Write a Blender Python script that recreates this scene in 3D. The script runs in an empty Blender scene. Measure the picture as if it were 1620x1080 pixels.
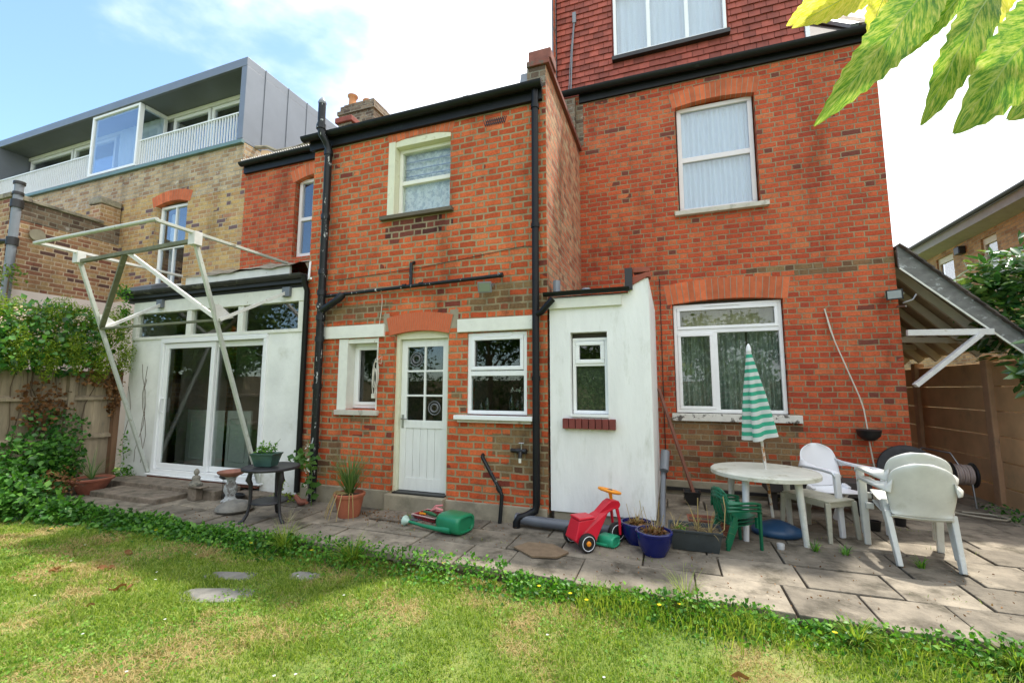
import bpy, math, random
import numpy as np
from mathutils import Vector, Matrix
random.seed(7)
rng = np.random.default_rng(11)
S = bpy.context.scene
C = S.collection
PI = math.pi
CAMH = 1.5
# ------------------------------------------------------------------ camera
FOC, YAW, PITCH, ROLL = 696.06, 0.34408, 0.10805, 0.00147     # px on a 1620 px wide frame
_F = Vector((-math.sin(YAW)*math.cos(PITCH), math.cos(YAW)*math.cos(PITCH), math.sin(PITCH)))
_r = Vector((math.cos(YAW), math.sin(YAW), 0)); _u = _r.cross(_F)
_R = _r*math.cos(ROLL)+_u*math.sin(ROLL); _U = _u*math.cos(ROLL)-_r*math.sin(ROLL)
cam = bpy.data.cameras.new('camera'); co = bpy.data.objects.new('camera', cam); C.objects.link(co)
cam.sensor_width = 36; cam.lens = FOC*36/1620; cam.clip_start = .02; cam.clip_end = 2000
m3 = Matrix((_R, _U, -_F)).transposed().to_4x4(); m3.translation = (0, 0, CAMH); co.matrix_world = m3
S.camera = co
# ------------------------------------------------------------------ light
SUN = Vector((.26, .42, 1.08)).normalized()
elev = math.asin(SUN.z); az = math.atan2(SUN.x, SUN.y)
w = bpy.data.worlds.new('World'); S.world = w; w.use_nodes = True
nt = w.node_tree; N = nt.nodes; L = nt.links; N.clear()
def nn(t, tree=None, **k):
    n = (tree or nt).nodes.new(t)
    for a, b in k.items(): setattr(n, a, b)
    return n
out = nn('ShaderNodeOutputWorld'); bg = nn('ShaderNodeBackground'); bg.inputs[1].default_value = .128
sky = nn('ShaderNodeTexSky', sky_type='NISHITA', sun_disc=False, sun_elevation=elev, sun_rotation=az)
tc = nn('ShaderNodeTexCoord'); mp = nn('ShaderNodeMapping'); mp.inputs['Scale'].default_value = (1.1, 1.8, 3.2)
noi = nn('ShaderNodeTexNoise'); noi.inputs['Scale'].default_value = 1.7; noi.inputs['Detail'].default_value = 7; noi.inputs['Roughness'].default_value = .52
dot = nn('ShaderNodeVectorMath', operation='DOT_PRODUCT'); dot.inputs[1].default_value = (.80, .10, .10)
add = nn('ShaderNodeMath', operation='ADD'); mr = nn('ShaderNodeMapRange', interpolation_type='SMOOTHSTEP')
mr.inputs['From Min'].default_value = .02; mr.inputs['From Max'].default_value = .32
mx = nn('ShaderNodeMix', data_type='RGBA'); mx.inputs['B'].default_value = (7.6, 7.9, 8.2, 1)
L.new(tc.outputs['Generated'], mp.inputs[0]); L.new(mp.outputs[0], noi.inputs['Vector']); L.new(tc.outputs['Generated'], dot.inputs[0])
L.new(dot.outputs['Value'], add.inputs[0]); L.new(noi.outputs['Fac'], add.inputs[1]); L.new(add.outputs[0], mr.inputs['Value'])
gm = nn('ShaderNodeMix', data_type='RGBA', blend_type='MULTIPLY'); gm.inputs['Factor'].default_value = 1; gm.inputs['B'].default_value = (1.25, 1.40, 1.48, 1)
L.new(sky.outputs[0], gm.inputs['A']); L.new(gm.outputs['Result'], mx.inputs['A'])
L.new(mr.outputs[0], mx.inputs['Factor']); L.new(mx.outputs['Result'], bg.inputs[0]); L.new(bg.outputs[0], out.inputs[0])
sd = bpy.data.lights.new('sun', 'SUN'); sd.energy = 3.4; sd.angle = math.radians(1.6); sd.color = (1, .95, .86)
so = bpy.data.objects.new('sun', sd); C.objects.link(so); so.rotation_euler = SUN.to_track_quat('Z', 'Y').to_euler(); so.location = (10, 10, 30)
S.view_settings.view_transform = 'Standard'; S.view_settings.look = 'None'; S.view_settings.gamma = 1; S.view_settings.exposure = 1.0
S.render.engine = 'CYCLES'

# ------------------------------------------------------------------ materials
def newmat(name):
    m = bpy.data.materials.new(name); m.use_nodes = True
    t = m.node_tree; t.nodes.clear()
    o = t.nodes.new('ShaderNodeOutputMaterial'); b = t.nodes.new('ShaderNodeBsdfPrincipled')
    t.links.new(b.outputs[0], o.inputs[0]); return m, t, b, o
def M(t, op, a, b=None, c=None):
    n = t.nodes.new('ShaderNodeMath'); n.operation = op
    for i, v in enumerate((a, b, c)):
        if v is None: continue
        if isinstance(v, (int, float)): n.inputs[i].default_value = v
        else: t.links.new(v, n.inputs[i])
    return n.outputs[0]
def ramp(t, fac, stops, interp='LINEAR'):
    r = t.nodes.new('ShaderNodeValToRGB'); r.color_ramp.interpolation = interp; e = r.color_ramp.elements
    while len(e) > 1: e.remove(e[0])
    e[0].position = stops[0][0]; e[0].color = (*stops[0][1], 1)
    for p, c in stops[1:]:
        x = e.new(p); x.color = (*c, 1)
    t.links.new(fac, r.inputs[0]); return r.outputs[0]
def noise(t, scale, detail=4, rough=.55, vec=None, stretch=None):
    n = t.nodes.new('ShaderNodeTexNoise'); n.inputs['Scale'].default_value = scale; n.inputs['Detail'].default_value = detail; n.inputs['Roughness'].default_value = rough
    if vec is None:
        g = t.nodes.new('ShaderNodeTexCoord'); vec = g.outputs['Object']
    if stretch:
        m = t.nodes.new('ShaderNodeMapping'); m.inputs['Scale'].default_value = stretch; t.links.new(vec, m.inputs[0]); vec = m.outputs[0]
    t.links.new(vec, n.inputs['Vector']); return n.outputs['Fac']
def mix(t, f, a, b, mode='MIX'):
    n = t.nodes.new('ShaderNodeMix'); n.data_type = 'RGBA'; n.blend_type = mode
    for s, v in (('Factor', f), ('A', a), ('B', b)):
        if isinstance(v, (int, float)): n.inputs[s].default_value = v
        elif isinstance(v, tuple): n.inputs[s].default_value = (*v, 1)
        else: t.links.new(v, n.inputs[s])
    return n.outputs['Result']
def sc(c, k): return tuple(min(1, x*k) for x in c)
def bump(t, b, h, strength, dist):
    n = t.nodes.new('ShaderNodeBump'); n.inputs['Strength'].default_value = strength; n.inputs['Distance'].default_value = dist
    t.links.new(h, n.inputs['Height']); t.links.new(n.outputs[0], b.inputs['Normal'])
def mat(name, col, rough=.6, var=.12, scale=6, bmp=.15, bd=.003, metal=0, col2=None, thr=.55, soft=.08, sc2=4, island=0, stretch=None, spec=.5, trans=0):
    """plain surface: base colour with mottling, optional second colour in worn patches, optional per-piece variation"""
    m, t, b, o = newmat(name)
    n1 = noise(t, scale, 6, .6, stretch=stretch)
    c = ramp(t, n1, [(.25, sc(col, 1-var*1.6)), (.75, sc(col, 1+var))])
    if col2:
        n2 = noise(t, sc2, 7, .68, stretch=stretch)
        f = t.nodes.new('ShaderNodeMapRange'); f.inputs['From Min'].default_value = thr; f.inputs['From Max'].default_value = thr+soft
        t.links.new(n2, f.inputs['Value']); c = mix(t, f.outputs[0], c, col2)
    if island:
        g = t.nodes.new('ShaderNodeNewGeometry')
        c = mix(t, 1.0, c, ramp(t, g.outputs['Random Per Island'], [(0, (1-island,)*3), (1, (1+island*.6,)*3)]), 'MULTIPLY')
    t.links.new(c, b.inputs['Base Color'])
    b.inputs['Roughness'].default_value = rough; b.inputs['Metallic'].default_value = metal; b.inputs['Specular IOR Level'].default_value = spec
    if bmp: bump(t, b, noise(t, scale*5, 5, .6, stretch=stretch), bmp, bd)
    if trans:
        tr = t.nodes.new('ShaderNodeBsdfTranslucent'); t.links.new(c, tr.inputs[0]); ms = t.nodes.new('ShaderNodeMixShader'); ms.inputs[0].default_value = trans
        t.links.new(b.outputs[0], ms.inputs[1]); t.links.new(tr.outputs[0], ms.inputs[2]); t.links.new(ms.outputs[0], o.inputs[0])
    return m
def brick(name, stops, mortar, cw=.225, ch=.078, joint=.012, rough=.85, dirt=(.10, .08, .055), dirtamt=.35, flemish=True, white=0, wob=.006, dk=None, dkp=.0):
    m, t, b, o = newmat(name)
    g = t.nodes.new('ShaderNodeNewGeometry'); sp = t.nodes.new('ShaderNodeSeparateXYZ'); t.links.new(g.outputs['Position'], sp.inputs[0])
    sn = t.nodes.new('ShaderNodeSeparateXYZ'); t.links.new(g.outputs['True Normal'], sn.inputs[0])
    ax = M(t, 'GREATER_THAN', M(t, 'ABSOLUTE', sn.outputs[0]), .5)
    P = g.outputs['Position']
    wn = noise(t, 14, 3, .6, vec=P); wn2 = noise(t, 5, 2, .5, vec=P)
    wz = M(t, 'MULTIPLY', M(t, 'SUBTRACT', wn, .5), wob*2); wz2 = M(t, 'MULTIPLY', M(t, 'SUBTRACT', wn2, .5), wob*2.2)
    u = M(t, 'ADD', M(t, 'ADD', sp.outputs[0], M(t, 'MULTIPLY', ax, M(t, 'SUBTRACT', sp.outputs[1], sp.outputs[0]))), wz)
    v = M(t, 'ADD', M(t, 'ADD', sp.outputs[2], wz2), 10)
    r = M(t, 'DIVIDE', v, ch); row = M(t, 'FLOOR', r); fv = M(t, 'FRACT', r)
    per = cw*1.5 if flemish else cw
    jit = t.nodes.new('ShaderNodeTexWhiteNoise'); jit.noise_dimensions = '1D'; t.links.new(row, jit.inputs['W'])
    s = M(t, 'ADD', M(t, 'ADD', M(t, 'DIVIDE', u, per), M(t, 'MULTIPLY', M(t, 'MODULO', row, 2.0), .5)), M(t, 'MULTIPLY', jit.outputs['Value'], .10))
    s = M(t, 'ADD', s, 50)
    cell = M(t, 'FLOOR', s); f = M(t, 'FRACT', s)
    if flemish:
        isH = M(t, 'GREATER_THAN', f, 2/3)
        du = M(t, 'MULTIPLY', M(t, 'SUBTRACT', f, M(t, 'MULTIPLY', isH, 2/3)), per)
        wd = M(t, 'SUBTRACT', cw, M(t, 'MULTIPLY', isH, cw/2))
        idx = M(t, 'ADD', M(t, 'MULTIPLY', cell, 2), isH)
    else:
        du = M(t, 'MULTIPLY', f, per); wd = cw; idx = cell
    eu = M(t, 'MINIMUM', du, M(t, 'SUBTRACT', wd, du)) if flemish else M(t, 'MINIMUM', du, M(t, 'SUBTRACT', cw, du))
    ev = M(t, 'MULTIPLY', M(t, 'MINIMUM', fv, M(t, 'SUBTRACT', 1, fv)), ch)
    fine = noise(t, 46, 5, .7, vec=P)
    e = M(t, 'ADD', M(t, 'MINIMUM', eu, ev), M(t, 'MULTIPLY', M(t, 'SUBTRACT', fine, .5), .017))
    mk = t.nodes.new('ShaderNodeMapRange'); mk.interpolation_type = 'SMOOTHSTEP'; mk.inputs['From Min'].default_value = joint*.5-.0022; mk.inputs['From Max'].default_value = joint*.5+.0022
    t.links.new(e, mk.inputs['Value']); mask = mk.outputs[0]
    cv = t.nodes.new('ShaderNodeCombineXYZ'); t.links.new(idx, cv.inputs[0]); t.links.new(row, cv.inputs[1])
    wh = t.nodes.new('ShaderNodeTexWhiteNoise'); wh.noise_dimensions = '3D'; t.links.new(cv.outputs[0], wh.inputs['Vector'])
    big = noise(t, .9, 4, .6, vec=P)
    val = M(t, 'ADD', wh.outputs['Value'], M(t, 'MULTIPLY', M(t, 'SUBTRACT', big, .5), .35))
    c = ramp(t, val, stops)
    if dk:
        ws = t.nodes.new('ShaderNodeSeparateColor'); t.links.new(wh.outputs['Color'], ws.inputs[0]); c = mix(t, M(t, 'LESS_THAN', M(t, 'ADD', ws.outputs[1], M(t, 'MULTIPLY', M(t, 'SUBTRACT', .5, big), .25)), dkp), c, dk)
    c = mix(t, 1.0, c, ramp(t, fine, [(.3, (.66, .62, .58)), (.5, (1, 1, 1)), (.72, (1.2, 1.2, 1.15))]), 'MULTIPLY')
    dn = noise(t, 9, 6, .7, vec=P)
    df = t.nodes.new('ShaderNodeMapRange'); df.inputs['From Min'].default_value = .56; df.inputs['From Max'].default_value = .72; df.inputs['To Max'].default_value = dirtamt
    t.links.new(dn, df.inputs['Value']); c = mix(t, df.outputs[0], c, dirt)
    if white:
        wf = t.nodes.new('ShaderNodeMapRange'); wf.inputs['From Min'].default_value = .60; wf.inputs['From Max'].default_value = .66; wf.inputs['To Max'].default_value = white
        t.links.new(noise(t, 5, 5, .7, vec=P), wf.inputs['Value']); c = mix(t, wf.outputs[0], c, (.55, .53, .5))
    mo = mix(t, 1.0, mortar, ramp(t, noise(t, 6, 5, .6, vec=P), [(.3, (.7, .7, .7)), (.7, (1.15, 1.15, 1.15))]), 'MULTIPLY')
    c = mix(t, mask, mo, c)
    c = mix(t, 1.0, c, ramp(t, noise(t, 1.1, 6, .7, vec=P, stretch=(1.6, 1.6, .45)), [(.30, (.52, .50, .48)), (.47, (.93, .93, .93)), (.7, (1.10, 1.09, 1.06))]), 'MULTIPLY')
    t.links.new(c, b.inputs['Base Color']); b.inputs['Roughness'].default_value = rough; b.inputs['Specular IOR Level'].default_value = .25
    hgt = M(t, 'ADD', M(t, 'MULTIPLY', mask, .8), M(t, 'MULTIPLY', fine, .5))
    bump(t, b, hgt, .9, .009)
    return m
def glassmat(name, tint=(.93, .96, .95), k=1.5, rough=0.0):
    m, t, b, o = newmat(name); t.nodes.remove(b)
    tr = t.nodes.new('ShaderNodeBsdfTransparent'); tr.inputs[0].default_value = (*tint, 1)
    gl = t.nodes.new('ShaderNodeBsdfGlossy'); gl.inputs['Roughness'].default_value = rough
    fr = t.nodes.new('ShaderNodeFresnel'); gb = t.nodes.new('ShaderNodeNewGeometry'); t.links.new(M(t, 'SUBTRACT', 1.52, M(t, 'MULTIPLY', gb.outputs['Backfacing'], 1.52-1/1.52)), fr.inputs[0])
    ms = t.nodes.new('ShaderNodeMixShader'); t.links.new(M(t, 'MINIMUM', M(t, 'MULTIPLY', fr.outputs[0], k), 1.0), ms.inputs[0])
    bp = t.nodes.new('ShaderNodeBump'); bp.inputs['Strength'].default_value = .05; bp.inputs['Distance'].default_value = .01
    t.links.new(noise(t, 1.3, 2), bp.inputs['Height']); t.links.new(bp.outputs[0], gl.inputs['Normal'])
    t.links.new(tr.outputs[0], ms.inputs[1]); t.links.new(gl.outputs[0], ms.inputs[2]); t.links.new(ms.outputs[0], o.inputs[0])
    return m
def leafmat(name, cols, trans=.35, rough=.5, spec=.4, big=1.2, vein=0):
    m, t, b, o = newmat(name)
    g = t.nodes.new('ShaderNodeNewGeometry')
    v = M(t, 'ADD', M(t, 'MULTIPLY', g.outputs['Random Per Island'], .65), M(t, 'MULTIPLY', noise(t, big, 3, .6, vec=g.outputs['Position']), .35))
    c = ramp(t, v, [(.12+.76*i/(len(cols)-1), k) for i, k in enumerate(cols)])
    if vein:
        f = noise(t, vein, 3, .7, vec=g.outputs['Position']); c = mix(t, ramp(t, f, [(.5, (0, 0, 0)), (.58, (1, 1, 1))]), c, sc(cols[-1], 1.8))
    t.links.new(c, b.inputs['Base Color']); b.inputs['Roughness'].default_value = rough; b.inputs['Specular IOR Level'].default_value = spec
    tr = t.nodes.new('ShaderNodeBsdfTranslucent'); t.links.new(mix(t, 1.0, c, (1.3, 1.35, .6), 'MULTIPLY'), tr.inputs[0])
    ms = t.nodes.new('ShaderNodeMixShader'); ms.inputs[0].default_value = trans
    t.links.new(b.outputs[0], ms.inputs[1]); t.links.new(tr.outputs[0], ms.inputs[2]); t.links.new(ms.outputs[0], o.inputs[0])
    return m

RED = [(0, (.42, .072, .025)), (.4, (.56, .104, .034)), (.75, (.62, .130, .044)), (1, (.64, .18, .07))]
RED2 = [(0, (.36, .056, .027)), (.35, (.46, .080, .032)), (.75, (.53, .104, .041)), (1, (.55, .15, .06))]
YEL = [(.0, (.40, .23, .11)), (.3, (.50, .32, .13)), (.6, (.54, .38, .17)), (.85, (.46, .29, .15)), (1, (.40, .20, .12))]
STK = [(.0, (.12, .06, .035)), (.3, (.22, .12, .06)), (.6, (.27, .17, .08)), (.85, (.19, .11, .055)), (1, (.42, .10, .05))]
bM_ = brick('outrigger brick', RED, (.36, .285, .165), cw=.235, ch=.083, joint=.0215, wob=.011, dirtamt=.55, dk=(.20, .045, .03), dkp=.02)
bR_ = brick('main wall brick', RED2, (.31, .25, .15), cw=.228, ch=.0775, joint=.0145, dk=(.18, .05, .035), dkp=.02, wob=.008, dirtamt=.5)
bS_ = brick('old stock brick', STK, (.32, .26, .16), cw=.235, ch=.083, joint=.0215, wob=.011, dirtamt=.6, dk=(.46, .085, .03), dkp=.22)
bSR_ = brick('old stock brick main', STK, (.30, .25, .16), cw=.228, ch=.0775, joint=.0145, wob=.008, dirtamt=.6, dk=(.40, .08, .03), dkp=.16)
bP_ = brick('purple patch brick', [(0, (.07, .022, .02)), (.5, (.13, .04, .03)), (1, (.22, .06, .04))], (.34, .28, .18), cw=.235, ch=.083, joint=.0215, wob=.011)
bN_ = brick('neighbour red brick', RED2, (.34, .27, .16), cw=.228, ch=.08, joint=.013)
bY_ = brick('yellow stock brick', YEL, (.52, .44, .30), cw=.228, ch=.08, joint=.014, dirtamt=.3, dk=(.17, .11, .12), dkp=.09)
bYt_ = brick('pale parapet brick', [(0, (.30, .18, .11)), (.4, (.44, .31, .18)), (1, (.54, .42, .27))], (.45, .41, .33), cw=.228, ch=.08, joint=.018, white=.8)
bW_ = brick('wing brick', [(0, (.26, .10, .07)), (.35, (.40, .22, .12)), (.6, (.46, .32, .16)), (1, (.36, .18, .10))], (.60, .46, .32), cw=.228, ch=.08, joint=.018, dirtamt=.4, dk=(.13, .07, .06), dkp=.12)
bSide_ = brick('side wall brick', [(0, (.30, .10, .06)), (.35, (.52, .17, .09)), (.7, (.60, .27, .15)), (1, (.50, .36, .22))], (.36, .29, .19), cw=.228, ch=.082, joint=.020, dirtamt=.4)
bD_ = brick('grimy brick', [(0, (.09, .06, .045)), (1, (.26, .19, .13))], (.28, .25, .19), cw=.228, ch=.08, joint=.016, white=.5)
bX_ = brick('far house brick', [(0, (.30, .16, .08)), (.5, (.44, .25, .12)), (1, (.52, .32, .16))], (.40, .33, .24), cw=.225, ch=.075, joint=.012)
archm = mat('arch brick', (.58, .14, .05), .85, .15, 10, .4, .004, island=.25)
archp = mat('painted arch', (.56, .13, .05), .8, .1, 14, .5, .004, col2=(.40, .085, .04), thr=.62, sc2=12, stretch=(3, 3, .8))
render_ = mat('white render', (.82, .83, .82), .7, .06, 3, .6, .006, col2=(.50, .51, .45), thr=.57, soft=.28, sc2=2.8, stretch=(1.8, 1.8, .5))
render2 = mat('garden room render', (.78, .80, .77), .7, .08, 3, .6, .006, col2=(.48, .49, .40), thr=.58, soft=.2, sc2=1.6)
pinkr = mat('pink white render', (.72, .62, .57), .8, .08, 3, .3, .004)
cement = mat('cement plinth', (.33, .29, .21), .9, .18, 4, .5, .006, col2=(.19, .17, .12), thr=.52, soft=.2, sc2=3)
upvc = mat('upvc', (.82, .84, .85), .3, .02, 3, 0)
upvcp = mat('pinkish upvc', (.74, .70, .70), .35, .04, 3, 0)
paintw = mat('old white paint', (.74, .75, .68), .5, .06, 8, .2, .002, col2=(.38, .33, .24), thr=.66, soft=.04, sc2=9)
painty = mat('yellowed paint', (.70, .70, .52), .5, .06, 6, .2, .002, col2=(.5, .48, .3), thr=.6, soft=.1, sc2=6)
doorp = mat('door paint', (.76, .78, .75), .45, .05, 8, .2, .002, col2=(.30, .25, .19), thr=.70, soft=.03, sc2=9, stretch=(3, 3, .5))
sillp = mat('peeling sill', (.66, .65, .60), .6, .08, 12, .4, .003, col2=(.10, .09, .08), thr=.53, soft=.04, sc2=11)
sillc = mat('stone sill', (.55, .52, .45), .8, .1, 8, .4, .003, col2=(.3, .28, .22), thr=.56, soft=.1, sc2=7)
black = mat('black gutter', (.010, .012, .013), .45, .2, 6, .1, .002, col2=(.03, .045, .045), thr=.64, soft=.1, sc2=5, spec=.25)
blackp = mat('flaking black pipe', (.012, .015, .017), .35, .2, 10, .3, .003, col2=(.50, .52, .52), thr=.60, soft=.03, sc2=8, stretch=(2, 2, .7), spec=.3)
greyp = mat('grey pipe', (.20, .22, .25), .4, .1, 6, .05, .002)
greyp2 = mat('dark grey pipe', (.11, .12, .14), .35, .1, 6, .05, .002)
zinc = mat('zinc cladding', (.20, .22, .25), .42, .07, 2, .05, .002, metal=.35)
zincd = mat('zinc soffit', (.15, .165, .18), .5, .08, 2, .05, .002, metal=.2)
lead = mat('lead flashing', (.18, .20, .23), .5, .15, 8, .2, .003, metal=.3)
tilem = mat('hanging tile', (.33, .075, .05), .75, .2, 7, .3, .003, island=.35, col2=(.16, .05, .04), thr=.62, soft=.15, sc2=3)
roofm = mat('roof tile', (.12, .10, .09), .85, .25, 8, .5, .006, island=.4)
felt = mat('mossy felt', (.30, .27, .20), .95, .25, 9, .6, .006, col2=(.16, .14, .11), thr=.5, soft=.1, sc2=6)
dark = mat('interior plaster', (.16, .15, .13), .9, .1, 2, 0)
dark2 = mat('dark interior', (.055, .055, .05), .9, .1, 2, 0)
cream = mat('cream interior', (.8, .68, .48), .9, .05, 2, 0)
lace = mat('lace curtain', (.86, .88, .88), .9, .12, 16, 0, col2=(.58, .62, .66), thr=.50, soft=.05, sc2=20, trans=.2)
voile = mat('voile curtain', (.84, .90, .90), .9, .06, 2, 0, trans=.15, stretch=(4, 4, .2))
drape = mat('net curtain', (.34, .39, .34), .9, .2, 6, 0, trans=.1, col2=(.66, .70, .66), thr=.52, soft=.12, sc2=14)
glass = glassmat('window glass', k=1.3); glassD = glassmat('dark glass', (.85, .89, .87), k=1.5); glassS = glassmat('sky facing glass', (.85, .9, .95), k=2.6)
wood = mat('grey fence wood', (.36, .29, .20), .9, .2, 4, .5, .004, island=.35, col2=(.16, .15, .11), thr=.56, soft=.15, sc2=3, stretch=(4, 4, .6))
woodbr = mat('brown post', (.20, .11, .06), .85, .2, 4, .4, .004, stretch=(4, 4, .5))
conc = mat('tan concrete panel', (.72, .43, .20), .9, .14, 3, .4, .005, island=.12, col2=(.26, .19, .10), thr=.56, soft=.25, sc2=1.5)
concp = mat('concrete post', (.52, .30, .16), .9, .15, 4, .4, .005, col2=(.12, .10, .07), thr=.58, soft=.2, sc2=2)
flag = mat('paving slab', (.25, .215, .165), .9, .30, 5, .9, .012, island=.35, col2=(.085, .072, .05), thr=.49, soft=.16, sc2=3.4)
stone = mat('weathered stone', (.21, .17, .13), .95, .3, 9, .9, .012, col2=(.07, .065, .045), thr=.5, soft=.2, sc2=6)
stoneg = mat('grey stone', (.21, .20, .175), .8, .25, 9, .6, .006, col2=(.14, .14, .13), thr=.52, soft=.1, sc2=7)
soil = mat('soil', (.10, .075, .05), .95, .3, 12, .8, .01)
framem = mat('galvanised frame', (.50, .53, .48), .5, .12, 8, .2, .002, col2=(.22, .20, .13), thr=.60, soft=.08, sc2=8)
framed = mat('mossy steel bar', (.15, .16, .10), .7, .2, 10, .3, .002, col2=(.30, .32, .26), thr=.6, soft=.1, sc2=7)
framew = mat('white steel bar', (.66, .66, .63), .5, .1, 8, .2, .002, col2=(.42, .40, .32), thr=.62, soft=.08, sc2=8)
plw = mat('white plastic', (.78, .80, .84), .38, .03, 4, .05, .001)
plg = mat('grimy white plastic', (.68, .69, .64), .5, .12, 5, .15, .002, col2=(.42, .42, .33), thr=.58, soft=.2, sc2=4)
pltop = mat('dirty table top', (.62, .62, .54), .5, .1, 6, .15, .002, col2=(.36, .34, .24), thr=.54, soft=.15, sc2=5)
plstool = mat('lichened plastic', (.46, .45, .36), .6, .12, 8, .2, .002, col2=(.28, .27, .19), thr=.58, soft=.1, sc2=8)
green = mat('green plastic', (.005, .13, .062), .35, .08, 5, .05, .001)
green2 = mat('watering can green', (.01, .20, .09), .35, .08, 5, .05, .001)
green3 = mat('jade green plastic', (.02, .32, .17), .35, .08, 5, .05, .001)
redp = mat('red toy plastic', (.62, .012, .035), .32, .06, 5, .05, .001)
orangep = mat('orange plastic', (.85, .30, .015), .35, .05, 5, .05, .001)
rubber = mat('black plastic', (.016, .016, .017), .45, .1, 8, .1, .001)
bluep = mat('blue base plastic', (.02, .07, .16), .4, .12, 5, .1, .002)
blueg = mat('blue glazed pot', (.008, .014, .12), .12, .15, 6, .1, .002)
terra = mat('terracotta', (.36, .11, .055), .8, .15, 8, .3, .003)
terra2 = mat('weathered terracotta', (.30, .10, .06), .85, .2, 8, .4, .003, col2=(.35, .28, .24), thr=.6, soft=.1, sc2=6)
planter = mat('green glazed planter', (.045, .10, .085), .3, .25, 9, .2, .002)
trough = mat('slate grey trough', (.045, .055, .058), .5, .2, 7, .2, .002)
iron = mat('dark cast iron', (.030, .029, .034), .5, .25, 14, .4, .003, metal=.2)
stg = mat('green stripe cloth', (.05, .42, .27), .8, .08, 8, .1, .002, trans=.25)
stw = mat('white stripe cloth', (.68, .72, .70), .8, .06, 8, .1, .002, trans=.25)
rust = mat('rusty pole', (.62, .60, .55), .6, .1, 8, .2, .002, col2=(.42, .16, .03), thr=.5, soft=.05, sc2=7)
browns = mat('brown pole', (.20, .075, .045), .6, .15, 8, .2, .002)
wirem = mat('white cable', (.62, .60, .52), .6, .1, 8, 0)
metal = mat('dull metal', (.35, .36, .36), .35, .1, 8, .1, .001, metal=.8)
pinkp = mat('pink plastic', (.62, .22, .22), .5, .1, 5, .1, .001)
peach = mat('peach render', (.74, .50, .30), .85, .06, 4, .3, .003)
bark = mat('bark', (.13, .09, .06), .9, .25, 10, .7, .01, stretch=(3, 3, .6))
ivym = leafmat('ivy leaf', [(.012, .06, .010), (.035, .15, .02), (.09, .26, .035), (.20, .40, .07)], .3, .35, .6)
conm = leafmat('yellow green foliage', [(.06, .12, .012), (.15, .24, .02), (.26, .36, .03), (.38, .46, .06)], .35, .6, .3)
brm = leafmat('bramble leaf', [(.02, .09, .012), (.06, .20, .02), (.13, .32, .035), (.25, .44, .06)], .4, .45, .4)
deadm = leafmat('dead leaf', [(.06, .03, .015), (.15, .07, .03), (.26, .13, .06), (.33, .2, .1)], .25, .8, .1)
pinkm = leafmat('pink flower', [(.7, .45, .42), (.8, .65, .6), (.8, .72, .55)], .3, .8, .1)
brm2 = leafmat('bramble thicket leaf', [(.012, .05, .008), (.03, .12, .014), (.07, .22, .025), (.16, .34, .05)], .35, .45, .4)
treem = leafmat('tree leaf', [(.015, .04, .008), (.03, .08, .014), (.06, .13, .02), (.13, .19, .03)], .35, .5, .4)
treem2 = leafmat('pale tree leaf', [(.03, .07, .01), (.07, .14, .02), (.14, .22, .03), (.24, .30, .05)], .4, .5, .4)
shrm = leafmat('glossy shrub leaf', [(.015, .07, .018), (.04, .13, .03), (.10, .22, .05), (.26, .38, .08)], .25, .2, .9)
grassm = leafmat('grass', [(.07, .15, .018), (.17, .27, .032), (.29, .38, .06), (.42, .46, .13)], .45, .55, .3, big=1.6)
strawm = leafmat('dry grass', [(.34, .25, .11), (.44, .34, .16), (.5, .40, .2)], .3, .8, .15)
spikem = leafmat('spiky leaf', [(.05, .14, .03), (.10, .20, .05), (.20, .26, .09)], .3, .5, .4)
yelm = leafmat('yellow petal', [(.85, .62, .02), (.9, .7, .03)], .3, .7, .2)
whm = leafmat('white petal', [(.8, .8, .78), (.85, .85, .84)], .3, .7, .2)
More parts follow.
